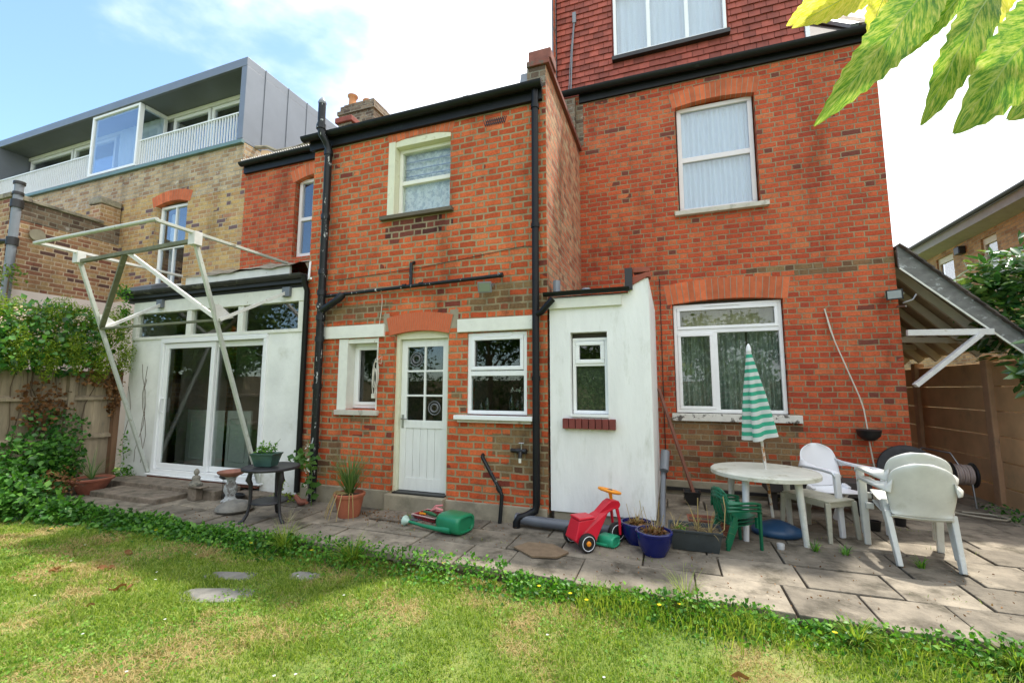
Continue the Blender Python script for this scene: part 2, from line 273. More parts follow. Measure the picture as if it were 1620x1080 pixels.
# ------------------------------------------------------------------ mesh helpers
class MB:
    def __init__(s): s.v = []; s.f = []; s.mi = []
    def add(s, vs, fs, m=0):
        o = len(s.v); s.v += [tuple(x) for x in vs]; s.f += [tuple(o+i for i in f) for f in fs]; s.mi += [m]*len(fs); return s
    def quad(s, *p, m=0): return s.add(p, [tuple(range(len(p)))], m)
    def box(s, x0, x1, y0, y1, z0, z1, m=0):
        return s.add([(x0, y0, z0), (x1, y0, z0), (x1, y1, z0), (x0, y1, z0), (x0, y0, z1), (x1, y0, z1), (x1, y1, z1), (x0, y1, z1)],
                     [(0, 3, 2, 1), (4, 5, 6, 7), (0, 1, 5, 4), (1, 2, 6, 5), (2, 3, 7, 6), (3, 0, 4, 7)], m)
    def beam(s, a, b, w, t=None, up=(0, 0, 1), m=0, w2=None, t2=None):
        a, b = Vector(a), Vector(b); t = t or w; d = (b-a).normalized(); up = Vector(up)
        if abs(d.dot(up)) > .98: up = Vector((0, 1, 0))
        sx = d.cross(up).normalized(); sy = sx.cross(d)
        vs = []
        for p, ww, tt in ((a, w, t), (b, w2 or w, t2 or t)):
            for i, j in ((-1, -1), (1, -1), (1, 1), (-1, 1)): vs.append(p+sx*ww/2*i+sy*tt/2*j)
        return s.add(vs, [(3, 2, 1, 0), (4, 5, 6, 7), (0, 1, 5, 4), (1, 2, 6, 5), (2, 3, 7, 6), (3, 0, 4, 7)], m)
    def tube(s, pts, r, n=10, m=0, closed=False):
        P = [Vector(p) for p in pts]; k = len(P); R = r if isinstance(r, (list, tuple)) else [r]*k
        rings = []; prev = None
        for i, p in enumerate(P):
            if closed: d = (P[(i+1) % k]-P[i-1]).normalized()
            else: d = (P[min(i+1, k-1)]-P[max(i-1, 0)]).normalized()
            if prev is None:
                a = Vector((0, 0, 1)) if abs(d.z) < .9 else Vector((1, 0, 0)); sx = d.cross(a).normalized()
            else:
                sx = (prev-d*prev.dot(d)).normalized()
            prev = sx; sy = d.cross(sx)
            rings.append([p+(sx*math.cos(2*PI*j/n)+sy*math.sin(2*PI*j/n))*R[i] for j in range(n)])
        vs = [x for q in rings for x in q]; fs = []
        for i in range(k if closed else k-1):
            a, b = i*n, ((i+1) % k)*n
            for j in range(n): fs.append((a+j, a+(j+1) % n, b+(j+1) % n, b+j))
        if not closed: fs += [tuple(reversed(range(n))), tuple(range((k-1)*n, k*n))]
        return s.add(vs, fs, m)
    def lathe(s, prof, c=(0, 0, 0), n=24, m=0, sx=1, sy=1, rot=None):
        vs = []; fs = []; c = Vector(c)
        for r, z in prof:
            for j in range(n):
                p = Vector((r*sx*math.cos(2*PI*j/n), r*sy*math.sin(2*PI*j/n), z))
                if rot: p = rot @ p
                vs.append(c+p)
        for i in range(len(prof)-1):
            for j in range(n): fs.append((i*n+j, i*n+(j+1) % n, (i+1)*n+(j+1) % n, (i+1)*n+j))
        if prof[0][0] > 1e-4: fs.append(tuple(reversed(range(n))))
        if prof[-1][0] > 1e-4: fs.append(tuple(range((len(prof)-1)*n, len(prof)*n)))
        return s.add(vs, fs, m)
    def prism(s, poly, ax, t0, t1, m=0):
        """poly in the two other axes, extruded along ax (0 x, 1 y, 2 z)"""
        def mk(p, t): q = list(p); q.insert(ax, t); return tuple(q)
        n = len(poly); vs = [mk(p, t0) for p in poly]+[mk(p, t1) for p in poly]
        return s.add(vs, [tuple(range(n)), tuple(reversed(range(n, 2*n)))]+[(i, i+n, (i+1) % n+n, (i+1) % n) for i in range(n)], m)
    def grid(s, rows, m=0):
        n = len(rows[0]); vs = [p for r in rows for p in r]
        return s.add(vs, [(i*n+j, i*n+j+1, (i+1)*n+j+1, (i+1)*n+j) for i in range(len(rows)-1) for j in range(n-1)], m)
    def build(s, name, mt, parent=None, smooth=0, bev=0, sol=0, sub=0, label=None, recalc=True):
        me = bpy.data.meshes.new(name); me.from_pydata(s.v, [], s.f)
        for x in (mt if isinstance(mt, (list, tuple)) else [mt]): me.materials.append(x)
        me.polygons.foreach_set('material_index', s.mi)
        if recalc:
            import bmesh
            bm = bmesh.new(); bm.from_mesh(me); bmesh.ops.recalc_face_normals(bm, faces=bm.faces); bm.to_mesh(me); bm.free()
        o = bpy.data.objects.new(name, me); link(o, parent)
        if smooth:
            me.polygons.foreach_set('use_smooth', [True]*len(me.polygons)); me.set_sharp_from_angle(angle=math.radians(smooth))
        if sol: q = o.modifiers.new('s', 'SOLIDIFY'); q.thickness = sol; q.offset = 0
        if sub: q = o.modifiers.new('u', 'SUBSURF'); q.levels = sub; q.render_levels = sub
        if bev: q = o.modifiers.new('b', 'BEVEL'); q.width = bev; q.segments = 2; q.limit_method = 'ANGLE'; q.angle_limit = math.radians(40)
        if label: o['label'] = label
        return o
def link(o, parent=None):
    C.objects.link(o)
    if parent:
        o.parent = parent
        if parent.type == 'EMPTY': o.matrix_parent_inverse = Matrix.Translation(-parent.location)
    return o
def thing(name, label, cat, loc=(0, 0, 0), group=None):
    o = bpy.data.objects.new(name, None); o.empty_display_size = .1; C.objects.link(o); o.location = loc
    o['label'] = label; o['category'] = cat
    if group: o['group'] = group
    return o
def tag(o, label, cat, group=None, kind=None):
    o['label'] = label; o['category'] = cat
    if group: o['group'] = group
    if kind: o['kind'] = kind
    return o
def struct(o): o['kind'] = 'structure'; return o
def copytree(o, parent=None):
    c = o.copy(); C.objects.link(c)
    if parent: c.parent = parent
    for ch in [x for x in bpy.data.objects if x.parent == o]: copytree(ch, c)
    return c
def place(root, loc, rz=0, sc_=1):
    root.location = loc; root.rotation_euler = (0, 0, rz); root.scale = (sc_,)*3; return root

def wall(mb, axis, pos, a0, a1, z0, z1, ops=(), zones=(), depth=.2, sign=1, m=0):
    """wall face at axis=pos; openings (a0,a1,z0,z1) with real reveals going `depth` inwards (sign: direction of inwards)"""
    def pt(a, d, z): return (a, pos+sign*d, z) if axis == 1 else (pos+sign*d, a, z)
    zs = sorted({z0, z1} | {z for o in ops for z in o[2:4]} | {z for q in zones for z in q[2:4]}); zs = [z for z in zs if z0-1e-6 <= z <= z1+1e-6]
    for za, zb in zip(zs, zs[1:]):
        zm = (za+zb)/2
        bl = [(o[0], o[1]) for o in ops if o[2] < zm < o[3]]; zn = [(q[0], q[1], q[4]) for q in zones if q[2] < zm < q[3]]
        xs = sorted({a0, a1} | {x for b in bl for x in b} | {x for q in zn for x in q[:2]}); xs = [x for x in xs if a0-1e-6 <= x <= a1+1e-6]
        for xa, xb in zip(xs, xs[1:]):
            xm = (xa+xb)/2
            if any(b[0] < xm < b[1] for b in bl): continue
            mi = m
            for q in zn:
                if q[0] < xm < q[1]: mi = q[2]
            mb.quad(pt(xa, 0, za), pt(xb, 0, za), pt(xb, 0, zb), pt(xa, 0, zb), m=mi)
    for x0, x1, y0, y1, *r in ops:
        for (p, q) in (((x0, y0), (x1, y0)), ((x1, y0), (x1, y1)), ((x1, y1), (x0, y1)), ((x0, y1), (x0, y0))):
            mb.quad(pt(p[0], 0, p[1]), pt(q[0], 0, q[1]), pt(q[0], depth, q[1]), pt(p[0], depth, p[1]), m=m)
def toothed(x0, x1, z0, z1, ch, mi, jag=.11, seed=1):
    r = random.Random(seed); res = []; k = math.ceil((z0)/ch)
    while k*ch < z1:
        res.append((x0+r.choice((0, jag, -jag*.5)), x1+r.choice((0, -jag, jag*.5)), k*ch, min((k+1)*ch, 99), mi)); k += 1
    return res
def arch(name, parent, x0, x1, zs, rise, h, y, n, mt, ext=.05, proud=.004, deep=.11):
    """segmental arch of soldier bricks over x0..x1, springing at zs"""
    mb = MB(); xc = (x0+x1)/2; wd = (x1-x0)/2; R = (wd*wd+rise*rise)/(2*rise) if rise > .001 else 1e3; zc = zs+rise-R
    th = math.asin(wd/R); e = ext/R*.4
    A = [-(th+e)+2*(th+e)*i/n for i in range(n+1)]
    spread = 1.0
    for a, b in zip(A, A[1:]):
        g = (b-a)*.06; a += g; b -= g; pts = []
        for ang, rr in ((a, R), (b, R), (b, R+h), (a, R+h)): pts.append((xc+rr*math.sin(ang), zc+rr*math.cos(ang)))
        mb.prism(pts, 1, y-proud, y+deep)
    o = mb.build(name, mt, parent)
    mo = MB(); pts = [(xc+R*math.sin(a), zc+R*math.cos(a)+.001) for a in A]+[(xc+(R+h)*math.sin(a), zc+(R+h)*math.cos(a)-.001) for a in reversed(A)]
    mo.prism(pts, 1, y-.0015, y+deep-.004)
    mo.build('arch_mortar', cement, o); return o
def ring(mb, x0, x1, z0, z1, w, ya, yb, m=0):
    mb.box(x0, x1, ya, yb, z1-w, z1, m); mb.box(x0, x1, ya, yb, z0, z0+w, m); mb.box(x0, x0+w, ya, yb, z0+w, z1-w, m); mb.box(x1-w, x1, ya, yb, z0+w, z1-w, m)
def window(parent, x0, x1, z0, z1, y, fw=.055, fd=.07, bars=(), cas=(), mt=None, gm=None, room=True, roomm=None, roomd=1.4, gy=.03, name='window', label=None, e=.3):
    """frame front at y; bars (x0,x1,z0,z1); cas = casements (x0,x1,z0,z1)"""
    mt = mt or upvc; mb = MB(); ring(mb, x0, x1, z0, z1, fw, y, y+fd)
    for b in bars: mb.box(b[0], b[1], y+.002, y+fd-.002, b[2], b[3])
    o = mb.build(name, mt, parent, bev=.006, label=label)
    for c in cas:
        cb = MB(); ring(cb, *c, .045, y-.012, y+.028); cb.build('casement', mt, o, bev=.006)
    g = MB(); g.box(x0+fw*.5, x1-fw*.5, y+gy, y+gy+.006, z0+fw*.5, z1-fw*.5); g.build('pane', gm or glass, o)
    if room:
        r = MB(); a, b, c, d = x0-e, x1+e, z0-e, z1+e; ya, yb = y+fd+.04, y+roomd
        r.quad((a, yb, c), (b, yb, c), (b, yb, d), (a, yb, d)); r.quad((a, ya, c), (a, yb, c), (a, yb, d), (a, ya, d)); r.quad((b, ya, c), (b, yb, c), (b, yb, d), (b, ya, d))
        r.quad((a, ya, c), (b, ya, c), (b, yb, c), (a, yb, c)); r.quad((a, ya, d), (b, ya, d), (b, yb, d), (a, yb, d))
        for q in ((a, x0+.01, c, d), (x1-.01, b, c, d), (x0+.01, x1-.01, c, z0+.01), (x0+.01, x1-.01, z1-.01, d)): r.quad((q[0], ya, q[2]), (q[1], ya, q[2]), (q[1], ya, q[3]), (q[0], ya, q[3]))
        r.build('room_interior', roomm or dark, o, recalc=False)
    return o
def curtain(parent, x0, x1, z0, z1, y, mt, folds=9, amp=.025, name='curtain'):
    n = folds*8; rows = []
    for k in range(7):
        z = z0+(z1-z0)*k/6
        rows.append([(x0+(x1-x0)*i/n, y+amp*math.sin(i/8*2*PI+.5*math.sin(i*.37))*(1-.25*k/6)+.006*math.sin(k+i*.2), z) for i in range(n+1)])
    mb = MB(); mb.grid(rows); return mb.build(name, mt, parent, smooth=80, recalc=False)
def gutter(mb, x0, x1, y, z, r=.06, m=0, slope=0):
    n = 8; rows = []
    for x, zz in ((x0, z), (x1, z+slope)):
        rows.append([(x, y+r*math.cos(PI+PI*i/n), zz+r*math.sin(PI+PI*i/n)) for i in range(n+1)]+[(x, y+(r-.006)*math.cos(PI-PI*i/n+PI), zz+(r-.006)*math.sin(-PI*i/n)) for i in range(n+1)])
    rows2 = [rows[0], rows[1]]; mb.grid(rows2, m)
    for x, zz in ((x0, z), (x1, z+slope)): mb.add([(x, y+r*math.cos(PI+PI*i/n), zz+r*math.sin(PI+PI*i/n)) for i in range(n+1)], [tuple(range(n+1))], m)
    k = x0+.9
    while k < x1-.2:
        q = z+slope*(k-x0)/(x1-x0); rr = r+.006
        mb.grid([[(k+d, y+rr*math.cos(PI+PI*i/n), q+rr*math.sin(PI+PI*i/n)) for i in range(n+1)] for d in (-.04, .04)], m); k += 1.8
def leafcloud(name, P, size, mt, parent=None, nb=(0, 0, .4), jit=.45, asp=.55, fold=.25, out=None):
    P = np.asarray(P, float); n = len(P)
    d = rng.normal(size=(n, 3)); d /= np.linalg.norm(d, axis=1)[:, None]
    nrm = rng.normal(size=(n, 3))+np.array(nb)*2; nrm -= (nrm*d).sum(1)[:, None]*d; nrm /= np.linalg.norm(nrm, axis=1)[:, None]
    sd = np.cross(d, nrm); s = (size*(1+jit*rng.uniform(-1, 1, n)))[:, None]
    w = s*asp*.5
    V = np.stack([P, P+d*s*.45+sd*w+nrm*w*fold, P+d*s-nrm*s*.12, P+d*s*.45-sd*w+nrm*w*fold], 1).reshape(-1, 3)
    b = np.arange(n)*4; Fc = np.stack([b, b+1, b+2, b, b+2, b+3], 1).reshape(-1)
    return npmesh(name, V, Fc, 3, mt, parent)
def npmesh(name, V, idx, k, mt, parent=None):
    me = bpy.data.meshes.new(name); nf = len(idx)//k
    me.vertices.add(len(V)); me.vertices.foreach_set('co', np.asarray(V, np.float32).reshape(-1))
    me.loops.add(len(idx)); me.loops.foreach_set('vertex_index', np.asarray(idx, np.int32))
    me.polygons.add(nf); me.polygons.foreach_set('loop_start', np.arange(0, nf*k, k, dtype=np.int32))
    me.update(calc_edges=True); me.validate()
    for x in (mt if isinstance(mt, (list, tuple)) else [mt]): me.materials.append(x)
    o = bpy.data.objects.new(name, me); link(o, parent); return o
def blades(name, B, h, wd, lean, mt, parent=None, bend=.5):
    """grass blades: bases B (n,3), heights h, widths wd; two segments each"""
    B = np.asarray(B, float); n = len(B); a = rng.uniform(0, 2*PI, n); c, s_ = np.cos(a), np.sin(a); z = np.zeros(n)
    la = rng.uniform(0, 2*PI, n) if not isinstance(lean, tuple) else lean[1]; lm = lean if not isinstance(lean, tuple) else lean[0]
    dx, dy = np.cos(la)*h*lm, np.sin(la)*h*lm
    side = np.stack([c, s_, z], 1)*(wd/2)[:, None] if not np.isscalar(wd) else np.stack([c, s_, z], 1)*wd/2
    mid = B+np.stack([dx*.3, dy*.3, h*.6], 1); tip = B+np.stack([dx, dy, h*(1-.35*np.clip(lm, 0, 2)*bend)], 1)
    V = np.stack([B-side, B+side, mid-side*.8, mid+side*.8, tip], 1).reshape(-1, 3)
    b = np.arange(n)*5; Fc = np.stack([b, b+1, b+3, b, b+3, b+2, b+2, b+3, b+4], 1).reshape(-1)
    return npmesh(name, V, Fc, 3, mt, parent)
def blob(n, c, r, power=.5):
    d = rng.normal(size=(n, 3)); d /= np.linalg.norm(d, axis=1)[:, None]
    return np.array(c)+d*np.array(r)*(rng.uniform(0, 1, n)**power)[:, None]

# ------------------------------------------------------------------ ground
YM, YR, YN = 4.9, 7.05, 5.6
m, t, b, o_ = newmat('lawn ground')
P_ = t.nodes.new('ShaderNodeNewGeometry').outputs['Position']
c = ramp(t, noise(t, 1.7, 8, .68, vec=P_), [(.34, (.06, .13, .014)), (.50, (.15, .22, .03)), (.61, (.32, .30, .10)), (.76, (.42, .32, .15))])
c = mix(t, .5, c, ramp(t, noise(t, 28, 4, .7, vec=P_), [(.3, (.05, .10, .015)), (.6, (.22, .27, .06)), (.75, (.40, .35, .15))]))
t.links.new(c, b.inputs['Base Color']); b.inputs['Roughness'].default_value = .95; bump(t, b, noise(t, 60, 5, .7, vec=P_), .8, .02)
lawnm = m
g = MB(); nx, ny = 60, 40
g.grid([[(-60+i*2, -60+j*3, -.10) for i in range(nx+1)] for j in range(ny+1)])
struct(g.build('lawn', lawnm, recalc=False))
# patio: individual slabs, real joints
g = MB(); g.box(-9.2, 4.1, 3.62, 11.5, -.35, -.035)
struct(g.build('patio_bed', soil))
g = MB(); y = 3.60; r = random.Random(5); rows_ = [(.50, 0), (.46, 1), (.60, 0), (.45, 1), (.55, 0), (.5, 1), (.6, 0), (.45, 1), (.6, 0), (.5, 1), (.6, 0), (.5, 1)]
for d, od in rows_:
    x = -9.1-(.35 if od else 0)
    while x < 4.02:
        wd = r.choice((.45, .5, .6, .62, .75, .9)); x1 = min(x+wd, 4.03)
        if x1-x > .15:
            gx = r.uniform(.004, .012); gy = r.uniform(.004, .012)
            yc0 = y-(r.uniform(-.02, .035) if y < 3.65 else 0); zz = [r.uniform(-.008, .006) for _ in range(4)]
            vs = [(x+gx, yc0+gy, -.06), (x1-gx, yc0+gy, -.06), (x1-gx, y+d-gy, -.06), (x+gx, y+d-gy, -.06), (x+gx, yc0+gy, zz[0]), (x1-gx, yc0+gy, zz[1]), (x1-gx, y+d-gy, zz[2]), (x+gx, y+d-gy, zz[3])]
            g.add(vs, [(0, 3, 2, 1), (4, 5, 6, 7), (0, 1, 5, 4), (1, 2, 6, 5), (2, 3, 7, 6), (3, 0, 4, 7)])
        x = x1
    y += d
struct(g.build('patio', flag, bev=.008))

# ------------------------------------------------------------------ the house
H = thing('terraced_house', 'red brick terraced house with two storey rear wing, white lean-to and tile hung loft dormer', 'house', (0, YM, 0))
WIN = dict(kw=(-2.34, -1.57, 1.19, 2.19), lw=(-4.27, -3.66, 1.23, 2.18), uw=(-3.56, -2.62, 3.84, 4.93), door=(-3.38, -2.61, .20, 2.20))
ops = [WIN['lw'], (-3.40, -2.60, .2, 2.26), WIN['kw'], WIN['uw']]
z = toothed(-4.6, -3.5, 2.34, 2.62, .083, 1, seed=2)+toothed(-2.3, -1.32, 2.40, 2.72, .082, 1, seed=3)+[q[:4]+(2,) for q in toothed(-3.60, -2.62, 3.50, 3.74, .082, 1, seed=4)]
z += toothed(-2.1, -1.75, 4.93, 5.1, .082, 1, seed=5)+toothed(-2.0, -1.32, .28, 1.0, .082, 1, .22, seed=7)+toothed(-4.88, -4.2, .28, .75, .082, 1, .22, seed=8)
z += toothed(-2.55, -2.40, 1.2, 1.4, .082, 1, seed=9)+toothed(-4.0, -3.75, .9, 1.1, .082, 1, seed=10)
z += [(-3.58, -3.49, 2.26, 2.50, 3), (-2.59, -2.47, 2.26, 2.50, 3)]
g = MB(); wall(g, 1, YM, -4.90, -1.32, .12, 5.22, ops, z, .22)
g.build('rear_wall', [bM_, bS_, bP_, cement], H, recalc=False)
g = MB(); wall(g, 0, -1.32, YM, YR, .12, 5.58, (), (), sign=-1); g.build('side_wall', bSide_, H, recalc=False)
g = MB(); wall(g, 0, -4.90, YM, 12, 0, 5.22, (), (), sign=1)
g.quad((-4.9, YM, 5.22), (-1.32, YM, 5.22), (-1.32, 12, 5.22), (-4.9, 12, 5.22)); g.build('party_wall', bM_, H, recalc=False)
g = MB(); g.box(-4.89, -3.42, YM-.03, YM+.2, -.2, .22); g.box(-2.60, -1.33, YM-.03, YM+.2, -.2, .18); g.box(-3.42, -2.60, YM-.10, YM+.3, -.2, .195)
g.build('plinth', cement, H, bev=.01)
# parapet on the side wall, coping and pier
g = MB(); g.box(-1.53, -1.321, YM+.003, YR-.02, 5.225, 5.50); g.build('parapet', bD_, H)
g = MB(); g.box(-1.56, -1.27, YM-.03, YR-.02, 5.505, 5.575); g.build('coping', mat('coping brick', (.22, .07, .05), .85, .2, 8, .3, .003, col2=(.12, .10, .08)), H, bev=.006)
g = MB(); g.box(-1.54, -1.25, YM-.01, YM+.28, 5.58, 5.72); g.build('parapet_block', mat('old block', (.24, .09, .07), .9, .25, 8, .4, .004), H, bev=.01)
g = MB(); g.prism([(YM-.02, 5.24), (YM+.3, 5.24), (YM+.3, 5.5), (YM+.06, 5.5)], 0, -1.66, -1.535); g.build('flashing', lead, H)
g = MB(); wall(g, 1, YM+.0, -1.56, -1.32, 5.22, 5.50); g.build('parapet_end', bD_, H, recalc=False)
# rear wing roof and gutter
g = MB(); g.add([(-5.0, YM-.12, 5.2), (-1.54, YM-.12, 5.2), (-1.54, 7.5, 6.0), (-5.0, 7.5, 6.0), (-5.0, YM-.12, 5.16), (-1.54, YM-.12, 5.16), (-1.54, 7.5, 5.9), (-5.0, 7.5, 5.9)],
             [(0, 1, 2, 3), (7, 6, 5, 4), (0, 4, 5, 1), (1, 5, 6, 2), (3, 2, 6, 7), (0, 3, 7, 4)]); g.build('roof', roofm, H)
g = MB(); gutter(g, -5.02, -1.34, YM-.12, 5.20, .065); g.box(-4.95, -1.36, YM-.055, YM-.002, 5.03, 5.19); g.build('gutter', black, H, smooth=50)
# upper window
x0, x1, z0, z1 = WIN['uw']; yf = YM+.10
W = window(H, x0+.09, x1-.0, z0+.02, z1-.10, yf, .05, .08, [(x0+.14, x1-.05, 4.31, 4.37)], mt=paintw, gm=glass, roomd=1.6, label='old white timber window with lace curtains')
g = MB(); g.box(x0-.02, x0+.088, YM-.012, YM+.16, z0, z1-.02); g.box(x0+.088, x1, YM+.004, YM+.16, z1-.10, z1); g.build('box_frame', painty, W, bev=.004)
g = MB(); g.box(x0-.10, x1+.06, YM-.07, YM+.12, z0-.055, z0-.003); g.build('sill', mat('dark timber sill', (.12, .10, .07), .8, .2, 8, .3, .003), W, bev=.004)
curtain(W, x0+.12, x1-.02, z0+.05, 4.33, yf+.075, lace, 6, .010); curtain(W, x0+.12, x1-.02, 4.35, z1-.12, yf+.10, lace, 6, .012)
g = MB()
for zz in (4.45, 4.55, 4.66): g.box(x0+.14, x1-.04, yf+.06, yf+.07, zz, zz+.012)
g.build('blind_slat', metal, W)
arch('soldier_arch', H, x0, x1, z1-.045, .06, .15, YM, 15, archm)
# small lower left window
x0, x1, z0, z1 = WIN['lw']
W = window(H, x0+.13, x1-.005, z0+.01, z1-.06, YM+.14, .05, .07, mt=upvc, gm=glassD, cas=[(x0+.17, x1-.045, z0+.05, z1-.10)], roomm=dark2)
g = MB(); g.box(x0-.02, x0+.128, YM-.008, YM+.2, z0-.005, z1); g.box(x0+.128, x1, YM+.003, YM+.2, z1-.06, z1-.002); g.box(x1-.004, x1+.014, YM-.006, YM+.05, z0, z1); g.build('reveal_lining', paintw, W)
g = MB(); g.box(x0-.03, x1+.05, YM-.05, YM+.14, z0-.075, z0-.008); g.build('sill', sillc, W, bev=.006)
g = MB(); g.box(-4.62, -3.55, YM-.035, YM+.05, 2.19, 2.36); g.build('lintel', paintw, H, bev=.006, label='short white painted lintel')
g = MB(); g.box(-2.47, -1.49, YM-.035, YM+.05, 2.20, 2.36); g.build('lintel', paintw, H, bev=.006, label='long white painted lintel')
# kitchen window
x0, x1, z0, z1 = WIN['kw']
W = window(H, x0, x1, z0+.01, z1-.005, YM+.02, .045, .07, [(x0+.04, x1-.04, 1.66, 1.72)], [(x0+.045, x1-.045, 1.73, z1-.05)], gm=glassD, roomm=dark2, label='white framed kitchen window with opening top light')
g = MB(); g.box(x0-.13, x1+.09, YM-.10, YM+.02, z0-.05, z0+.0); g.build('sill', upvc, W, bev=.006)
g = MB(); g.box(x0-.10, x1+.07, YM-.06, YM+.02, z0-.085, z0-.052); g.build('lower_sill', sillc, W, bev=.004)
g = MB(); g.box(x0+.2, x1-.2, YM+.002, YM+.02, z1-.055, z1-.035); g.build('trickle_vent', upvc, W)
for k, (px, hh) in enumerate(((x0+.12, .10), (x0+.2, .16), (x0+.52, .2), (x0+.6, .13), (x0+.66, .22))):
    g = MB(); g.lathe([(.03, 0), (.035, .02), (.035, hh*.6), (.014, hh*.8), (.014, hh)], (px, YM+.17, z0+.05), 12); g.build('bottle', glassmat('bottle glass', (.6, .8, .7)), W, smooth=50)
leafcloud('flowers', np.concatenate([blob(14, (x0+.62, YM+.17, z0+.30), (.05, .04, .03)), blob(8, (x0+.53, YM+.17, z0+.3), (.02, .02, .02))]), .035, whm, W)
# door
x0, x1, z0, z1 = WIN['door']; y = YM+.10
D = MB(); D.box(x0-.02, x0+.035, YM+.05, YM+.2, z0, 2.26); D.box(x1-.03, x1+.01, YM+.05, YM+.2, z0, 2.26); D.box(x0+.035, x1-.03, YM+.05, YM+.2, 2.15, 2.26)
D = D.build('door', painty, H, bev=.004, label='half glazed white back door with cat flap discs')
a, b_ = x0+.038, x1-.033
g = MB(); g.box(a, a+.085, y, y+.045, z0+.02, 2.148); g.box(b_-.085, b_, y, y+.045, z0+.02, 2.148); g.box(a+.085, b_-.085, y, y+.045, 2.05, 2.148); g.box(a+.085, b_-.085, y, y+.045, 1.00, 1.10); g.box(a+.085, b_-.085, y, y+.045, z0+.02, .38)
n = 5; pw = (b_-a-.17)/n
for i in range(n): g.box(a+.085+i*pw+.002, a+.085+(i+1)*pw-.002, y+.010, y+.035, .381, .999)
mx_ = (a+b_)/2; g.box(mx_-.013, mx_+.013, y+.004, y+.04, 1.10, 2.05)
for k in (1, 2): zz = 1.10+.95*k/3; g.box(a+.085, mx_-.013, y+.005, y+.04, zz-.012, zz+.012); g.box(mx_+.013, b_-.085, y+.005, y+.04, zz-.012, zz+.012)
g.build('door_leaf', doorp, D, bev=.003)
g = MB(); g.box(a+.08, b_-.08, y+.018, y+.023, 1.09, 2.06); g.build('pane', glassD, D)
for cx_, cz_ in ((a+.085+.13, 1.89), (b_-.085-.12, 1.26)):
    g = MB(); g.tube([(cx_+.085*math.cos(q), y+.012, cz_+.085*math.sin(q)) for q in np.linspace(0, 2*PI, 25)[:-1]], .007, 6, closed=True); g.tube([(cx_+.05*math.cos(q), y+.012, cz_+.05*math.sin(q)) for q in np.linspace(0, 2*PI, 25)[:-1]], .012, 6, closed=True)
    g.build('vent_disc', mat('grey vent disc', (.16, .17, .18), .3, .1), D, smooth=60)
g = MB(); g.box(a+.025, a+.055, y-.006, y, 1.0, 1.17); g.tube([(a+.04, y-.005, 1.12), (a+.04, y-.045, 1.12), (a+.12, y-.045, 1.115)], .008, 8); g.build('handle', metal, D, smooth=50)
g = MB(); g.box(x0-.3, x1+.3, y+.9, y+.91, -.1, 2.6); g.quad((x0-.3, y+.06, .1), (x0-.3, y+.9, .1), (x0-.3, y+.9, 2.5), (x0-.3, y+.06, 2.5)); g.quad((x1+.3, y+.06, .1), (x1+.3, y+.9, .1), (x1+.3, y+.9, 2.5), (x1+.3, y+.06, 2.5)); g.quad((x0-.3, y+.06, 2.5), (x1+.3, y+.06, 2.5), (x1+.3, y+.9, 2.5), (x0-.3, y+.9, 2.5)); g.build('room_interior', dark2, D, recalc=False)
g = MB(); g.box(x0+.02, x1-.01, YM-.02, YM+.14, z0-.003, z0+.016); g.build('threshold', rubber, D)
arch('door_arch', H, -3.46, -2.60, 2.20, .05, .24, YM-.012, 30, archp, .02)
# air brick
g = MB()
for i in range(11):
    for s_ in (-1, 1): g.beam((-2.12+i*.026, YM-.004, 4.85), (-2.12+i*.026+s_*.026, YM-.004, 4.935), .008, .012, up=(0, 1, 0))
g.build('air_brick', rubber, H)
g = MB(); g.quad((-2.15, YM-.002, 4.84), (-1.81, YM-.002, 4.84), (-1.81, YM-.002, 4.94), (-2.15, YM-.002, 4.94)); g.build('air_brick_back', archm, H, recalc=False)
# soil pipe, drain pipes
g = MB(); X = -4.55
g.tube([(X, YM-.10, .02), (X, YM-.10, 4.95), (X-.01, YM-.14, 5.04), (X-.035, YM-.21, 5.13), (X-.04, YM-.225, 5.22), (X-.04, YM-.225, 5.60)], .052, 14)
for zz in (.7, 1.5, 2.15, 2.45, 2.62, 2.8, 3.1, 3.9, 4.86): g.tube([(X, YM-.10, zz), (X, YM-.10, zz+.07)], .063, 14)
g.tube([(X-.04, YM-.225, 5.20), (X-.04, YM-.225, 5.27)], .066, 14); g.build('soil_pipe', blackp, H, smooth=50)
g = MB(); g.lathe([(.052, 0), (.06, .02), (.045, .06), (.02, .1), (.001, .12)], (X-.04, YM-.225, 5.58), 14); g.build('vent_cowl', greyp, H, smooth=50)
g = MB(); X = -1.44
g.tube([(X, YM-.07, 5.14), (X, YM-.07, .24), (X-.01, YM-.08, .17), (X-.10, YM-.13, .12), (X-.17, YM-.16, .10), (X-.20, YM-.17, .05), (X-.20, YM-.17, -.03)], .042, 12)
for zz in (1.6, 3.4, 4.9): g.tube([(X, YM-.07, zz), (X, YM-.07, zz+.05)], .052, 12)
g.tube([(-1.44, YM-.07, 2.36), (-1.36, YM-.10, 2.38), (-1.30, YM-.12, 2.44), (-1.22, YM-.12, 2.52)], .036, 12); g.build('drainpipe', mat('black drainpipe', (.008, .009, .011), .45, .2, 8, .1, .002, spec=.25), H, smooth=50)
g = MB()
g.tube([(-4.5, YM-.07, 2.79), (-1.86, YM-.07, 2.86)], .024, 10); g.tube([(-3.13, YM-.07, 2.84), (-3.13, YM-.07, 3.13), (-3.13, YM, 3.16)], .022, 10)
g.tube([(-4.54, YM-.10, 2.58), (-4.36, YM-.12, 2.66), (-4.23, YM-.11, 2.74), (-4.21, YM-.08, 2.79)], .05, 10)
for xx in (-3.25, -3.0, -1.9): g.tube([(xx, YM-.07, 2.80+.024*(xx+4.6)), (xx+.05, YM-.07, 2.80+.024*(xx+4.6))], .031, 10)
g.build('waste_pipe', blackp, H, smooth=50)
